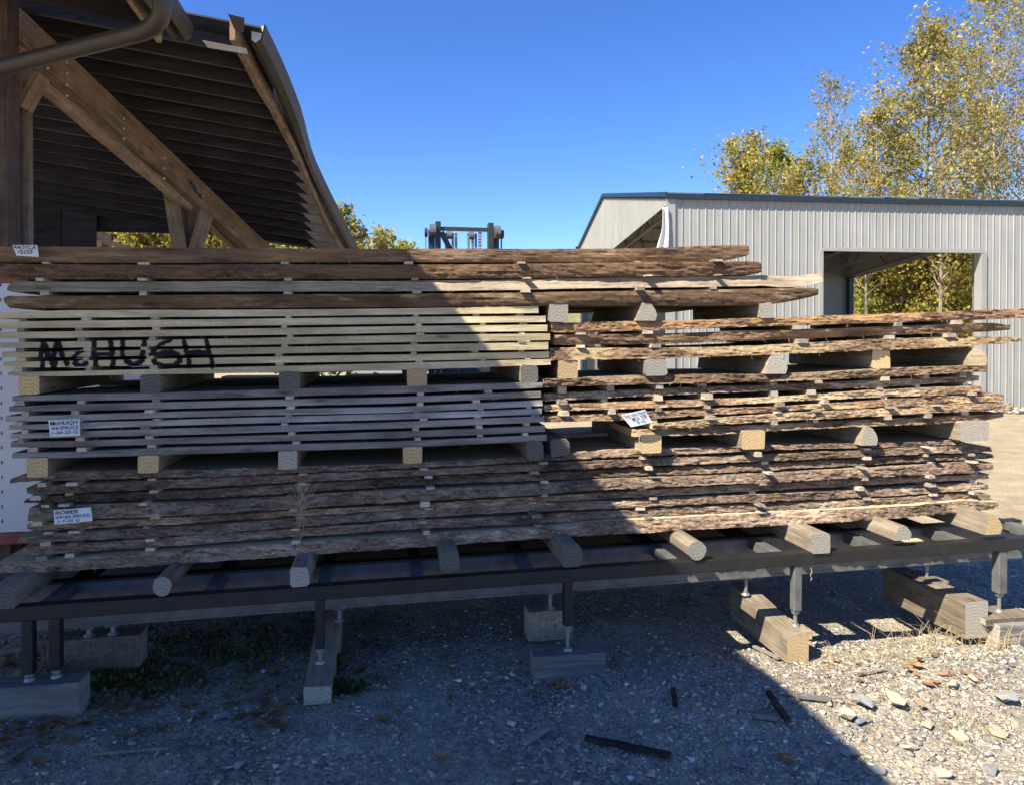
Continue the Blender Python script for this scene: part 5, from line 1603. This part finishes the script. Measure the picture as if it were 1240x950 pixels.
for px, py, r, k, lb in (
    (619, 878, .030, 'rock_white', 'angular white stone, the brightest in the shaded gravel'),
    (648, 827, .036, 'rock_tan', 'rough tan rock against the lower left corner of the middle block'),
    (707, 833, .030, 'rock_pale', 'pale oval rock just in front of the middle block'),
    (621, 855, .030, 'rock_blue', 'bluish rock behind the angular white stone'),
    (640, 850, .028, 'rock_blue', 'blue grey stone right of the bluish rock'),
    (596, 898, .024, 'rock_white', 'pale stone left of and below the angular white stone'),
    (620, 902, .020, 'rock_blue', 'small dark blue stone below the angular white stone'),
    (722, 836, .028, 'rock_blue', 'dark rock right of the pale oval rock by the block'),
    (688, 846, .026, 'rock_grey', 'wedge of grey stone below the pale oval rock'),
    (778, 838, .022, 'rock_grey', 'grey stone near the foot of the leaning stick'),
    (800, 818, .028, 'rock_tan', 'small tan rock right of the leaning stick'),
    (783, 928, .026, 'rock_grey', 'grey rock below the right tip of the dark lath'),
    (745, 945, .028, 'rock_grey', 'grey stone at the bottom edge, centre of the photo'),
    (790, 938, .034, 'rock_tan', 'brown rock at the bottom edge below the dark lath'),
    (895, 928, .040, 'rock_blue', 'dark stone on the shaded side of the sun line near the bottom'),
    (1030, 912, .050, 'rock_grey', 'large rounded grey rock just inside the shade at the bottom right'),
    (1065, 935, .042, 'rock_grey', 'large grey rock in the shade right of the rounded one'),
    (889, 905, .030, 'rock_grey', 'squarish dark stone in the shade near the short slat'),
    (271, 868, .045, 'rock_blue', 'flat bluish rock in front of the weeds at the left'),
    (299, 858, .024, 'rock_grey', 'small grey stone right of the flat bluish rock'),
    (403, 895, .028, 'rock_grey', 'pale grey stone at the lower left near the fallen leaves'),
    (290, 928, .034, 'rock_grey', 'grey rock at the bottom left below the thin stick'),
    (35, 820, .02, 'rock_grey', 'stone beside the left cribbing timber'),
    (942, 790, .028, 'rock_white', 'white stone at the tip of the shade beside the tan block'),
    (1015, 803, .040, 'rock_rust', 'rusty orange rock at the top of the sunlit gravel'),
    (1034, 806, .030, 'rock_pale', 'yellowish stone beside the rusty orange rock'),
    (1010, 815, .042, 'rock_grey', 'flat grey stone below the rusty orange rock'),
    (1045, 817, .034, 'rock_rust', 'reddish stone right of the flat grey stone'),
    (1145, 818, .050, 'rock_rust', 'flat red brown slab of rock in the sunlit gravel'),
    (1168, 799, .050, 'rock_pale', 'large pale rock near the top of the sunlit gravel'),
    (1180, 823, .042, 'rock_pale', 'smooth yellow cream rock right of the red brown slab'),
    (1155, 829, .036, 'rock_pale', 'pale rock below the red brown slab'),
    (1083, 848, .058, 'rock_pale', 'broad pale rock in the middle of the sunlit gravel'),
    (1047, 852, .050, 'rock_grey', 'long grey rock beside the broad pale rock'),
    (1025, 866, .055, 'rock_pale', 'long cream rock close to the sun line'),
    (1042, 875, .032, 'rock_blue', 'bluish grey stone at the lower end of the long cream rock'),
    (1220, 845, .052, 'rock_grey', 'wide grey rock near the right edge in the sun'),
    (1116, 853, .024, 'rock_rust', 'dark brown stone right of the broad pale rock'),
    (1160, 893, .045, 'rock_pale', 'cream rock among the dry stalks low on the right'),
    (1208, 888, .046, 'rock_tan', 'tan rock low on the right side'),
    (1100, 905, .040, 'rock_pale', 'cream rock halfway along the bottom of the sunlit patch'),
    (1232, 787, .046, 'rock_white', 'whitish rock at the right edge in front of the squared block'),
    (1122, 880, .036, 'rock_tan', 'tan stone right of centre in the sunlit gravel'),
    (1200, 935, .050, 'rock_grey', 'grey slabby rock at the bottom right corner'),
    (1140, 938, .044, 'rock_pale', 'pale flat rock at the bottom edge on the right')):
    rock(px, py, r, k, lb, 'rocks lying on the gravel')

# sticks and scraps of wood
def stick(p0, p1, w, h, key, label, zz=0.012):
    a = G(p0[0], p0[1], 0); c = G(p1[0], p1[1], 0)
    a = Vector((a.x, a.y, gz(a.x, a.y)+zz)); c = Vector((c.x, c.y, gz(c.x, c.y)+zz))
    b = MB()
    n = 5; prev = None; vs = []
    d = (c-a).normalized(); sd = d.cross(Vector((0, 0, 1))).normalized()
    for i in range(n+1):
        t = i/n; p = a.lerp(c, t)+sd*0.004*nz(t*4, p0[0])
        ww = w*(1-0.25*abs(nz(t*3, p0[1])))
        for su, sz in ((-1, 0), (1, 0), (0.9, 1), (-0.9, 1)): vs.append(p+sd*su*ww/2+Vector((0, 0, sz*h)))
    fs = [[i*4+k, i*4+(k+1) % 4, (i+1)*4+(k+1) % 4, (i+1)*4+k] for i in range(n) for k in range(4)]+[[3, 2, 1, 0], [n*4, n*4+1, n*4+2, n*4+3]]
    b.add(vs, fs, key)
    return tag(b.build('wood_scrap'), label, 'wood scrap', 'scraps of wood on the gravel')
stick((709, 899), (812, 922), 0.030, 0.016, 'char', 'long dark lath lying at the bottom centre of the gravel')
stick((745, 801), (776, 841), 0.022, 0.016, 'grey_wood', 'dark stick slanting down beside the middle block')
stick((634, 902), (662, 886), 0.028, 0.020, 'grey_wood', 'short grey stick below the bluish rocks')
stick((112, 917), (205, 909), 0.014, 0.010, 'sticker', 'thin light stick lying at the lower left')
stick((0, 925), (38, 900), 0.045, 0.014, 'grey_wood', 'grey board end at the bottom left corner')
stick((913, 778), (944, 800), 0.02, 0.012, 'grey_wood', 'slat in the shade beside the tan blocks')
stick((966, 863), (1005, 866), 0.032, 0.012, 'grey_wood', 'flat slat poking out of the shade at the sun line')
stick((912, 880), (942, 884), 0.040, 0.018, 'grey_wood', 'short slat in the shade left of the sun line')
stick((930, 858), (955, 888), 0.026, 0.014, 'char', 'dark splinter crossing the shaded gravel by the short slat')
stick((1038, 836), (1072, 832), 0.012, 0.010, 'sticker', 'thin pale sliver in the sunlit gravel')
stick((815, 845), (818, 868), 0.024, 0.014, 'char', 'small dark chunk of wood right of the leaning stick')

# fallen leaves
def flat_leaves(name, pts, size, seed, key='leaf_dead'):
    rs = np.random.default_rng(seed); b = MB()
    for (x, y) in pts:
        a = rs.uniform(0, 6.28); s = size*(0.6+0.8*rs.random()); z = gz(x, y)+0.008+0.012*rs.random()
        vs = []; n = 8
        for k in range(n):
            t = 2*math.pi*k/n
            r = s*(1 if k % 2 == 0 else 0.55)*(1+0.2*rs.random())
            vs.append((x+r*math.cos(t+a), y+r*math.sin(t+a)*0.8, z+0.35*r*rs.random()))
        b.add(vs+[(x, y, z-0.002)], [[k, (k+1) % n, n] for k in range(n)], key)
    return stuff(b.build(name, origin=(0, 0, 0)))
rs = np.random.default_rng(5)
pts = []
for (px, py, sp, n_) in ((340, 865, 0.14, 16), (60, 875, 0.28, 42), (437, 817, 0.04, 3), (300, 845, 0.25, 16), (120, 870, 0.3, 30), (470, 850, 0.4, 8), (20, 800, 0.1, 10), (1130, 840, 0.35, 16), (950, 925, 0.02, 2), (680, 832, 0.05, 4), (200, 830, 0.35, 26), (850, 720, 0.4, 10)):
    p = G(px, py, 0)
    for _ in range(n_): pts.append((p.x+rs.normal()*sp*0.6, p.y+rs.normal()*sp*0.5))
flat_leaves('fallen_leaves', pts, 0.028, 8)
p = G(338, 862, 0)
big = flat_leaves('large_leaf', [(p.x, p.y)], 0.062, 9); del big['kind']
tag(big, 'large curled brown leaf lying left of the notched timber', 'leaf')
p = G(437, 815, 0)
big = flat_leaves('large_leaf', [(p.x, p.y)], 0.040, 10); del big['kind']
tag(big, 'orange brown leaf right of the notched timber', 'leaf')

# low weeds on the ground
def weeds(name, px, py, sx, sy, n, key, lsize, h, seed):
    rs = np.random.default_rng(seed); p = G(px, py, 0); cs = []
    for _ in range(n):
        x = p.x+rs.normal()*sx; y = p.y+rs.normal()*sy
        if nz(x*6, y*6, seed) < -0.05: continue
        cs.append((x, y, gz(x, y)+h*rs.random()**1.5+0.006))
    me = leaves_mesh(name, np.array(cs), lsize, key, rs)
    o = bpy.data.objects.new(name, me); COL.objects.link(o); return stuff(o)
weeds('ground_weeds', 200, 815, 0.36, 0.20, 2600, 'leaf_weed', 0.010, 0.05, 1)
weeds('ground_weeds', 145, 835, 0.10, 0.06, 900, 'leaf_weed', 0.016, 0.07, 2)
weeds('ground_weeds', 418, 838, 0.05, 0.03, 420, 'leaf_weed', 0.012, 0.05, 3)
weeds('ground_weeds', 405, 815, 0.02, 0.02, 60, 'leaf_weed', 0.026, 0.08, 4)
weeds('ground_weeds', 290, 770, 0.5, 0.25, 2600, 'leaf_weed', 0.010, 0.03, 5)
weeds('dead_leaf_bits', 190, 800, 0.5, 0.30, 1500, 'leaf_dead', 0.012, 0.02, 6)
# dry grass stems in the sun on the right
def stems(name, px, py, sx, sy, n, hmax, seed, key='straw', r=0.0013):
    rs = np.random.default_rng(seed); p = G(px, py, 0); b = MB()
    for _ in range(n):
        x = p.x+rs.normal()*sx; y = p.y+rs.normal()*sy; z = gz(x, y)
        h = hmax*(0.3+0.7*rs.random()); lx, ly = rs.normal()*h*0.8, rs.normal()*h*0.8
        q0 = Vector((x, y, z)); q2 = Vector((x+lx, y+ly, z+h)); q1 = q0.lerp(q2, 0.5)+Vector((-lx*0.25, -ly*0.25, h*0.12))
        b.tube([q0, q1, q2], [r, r*0.8, r*0.4], key, 3, cap=False)
    return stuff(b.build(name, origin=(0, 0, 0)))
stems('dry_grass', 1085, 808, 0.20, 0.06, 110, 0.06, 1)
stems('dry_grass', 1160, 880, 0.10, 0.09, 90, 0.05, 2)
stems('dry_grass', 1150, 775, 0.22, 0.08, 150, 0.14, 3)
stems('dry_grass', 1215, 790, 0.10, 0.08, 70, 0.12, 4)
stems('dry_grass', 1080, 840, 0.25, 0.2, 90, 0.05, 5)
stems('dry_grass', 1000, 795, 0.05, 0.03, 25, 0.07, 6)
stems('dry_twigs', 1120, 870, 0.5, 0.3, 60, 0.03, 7, 'trunk_grey', 0.0018)
# shreds of bark and string hanging off the slabs
b = MB(); rs = np.random.default_rng(77)
for k in range(150):
    key = 'ABCDEF'[rs.integers(6)]; rows = STK[key][0]; s = rows[rs.integers(len(rows))]
    x = rs.uniform(s.X[0]+0.1, s.X[-1]-0.1); z = s.bot(x); y = s.Y-0.004
    l = 0.006+0.02*rs.random(); dx = rs.normal()*0.012
    b.tube([(x, y, z+0.003), (x+dx*0.6, y-0.006*rs.random(), z-l*0.5), (x+dx, y-0.004, z-l)], [0.0009, 0.0007, 0.0004], 'straw', 3, cap=False)
stuff(b.build('wood_fibres', origin=(0, 0, 0)))
# dried weed caught in the sticks of the bottom stack
b = MB()
p = P(366, 610, 3.57)
for k in range(16):
    q = p+Vector((rs.normal()*0.03, 0, -0.06-0.08*rs.random()))
    b.tube([p+Vector((rs.normal()*0.03, rs.normal()*0.008, 0.10)), p+Vector((rs.normal()*0.02, -0.012, 0)), q], [0.0012, 0.001, 0.0006], 'straw', 3, cap=False)
tag(b.build('dried_weed'), 'dried weed stems hanging down the front of the bottom stack', 'weed')
b = MB(); p = P(982, 694, YR-0.004)
b.tube([p+Vector((0, 0, 0.03)), p+Vector((0.004, -0.003, 0.01)), p+Vector((-0.006, -0.002, -0.008)), p+Vector((0.004, -0.003, -0.02)), p+Vector((-0.001, 0, -0.035))], 0.0018, 'straw', 5)
tag(b.build('string'), 'frayed white string dangling from the front rail by the jack leg', 'string')
print('objects', len(bpy.data.objects), 'tris', sum(len(o.data.polygons)*2 for o in bpy.data.objects if o.type == 'MESH'))
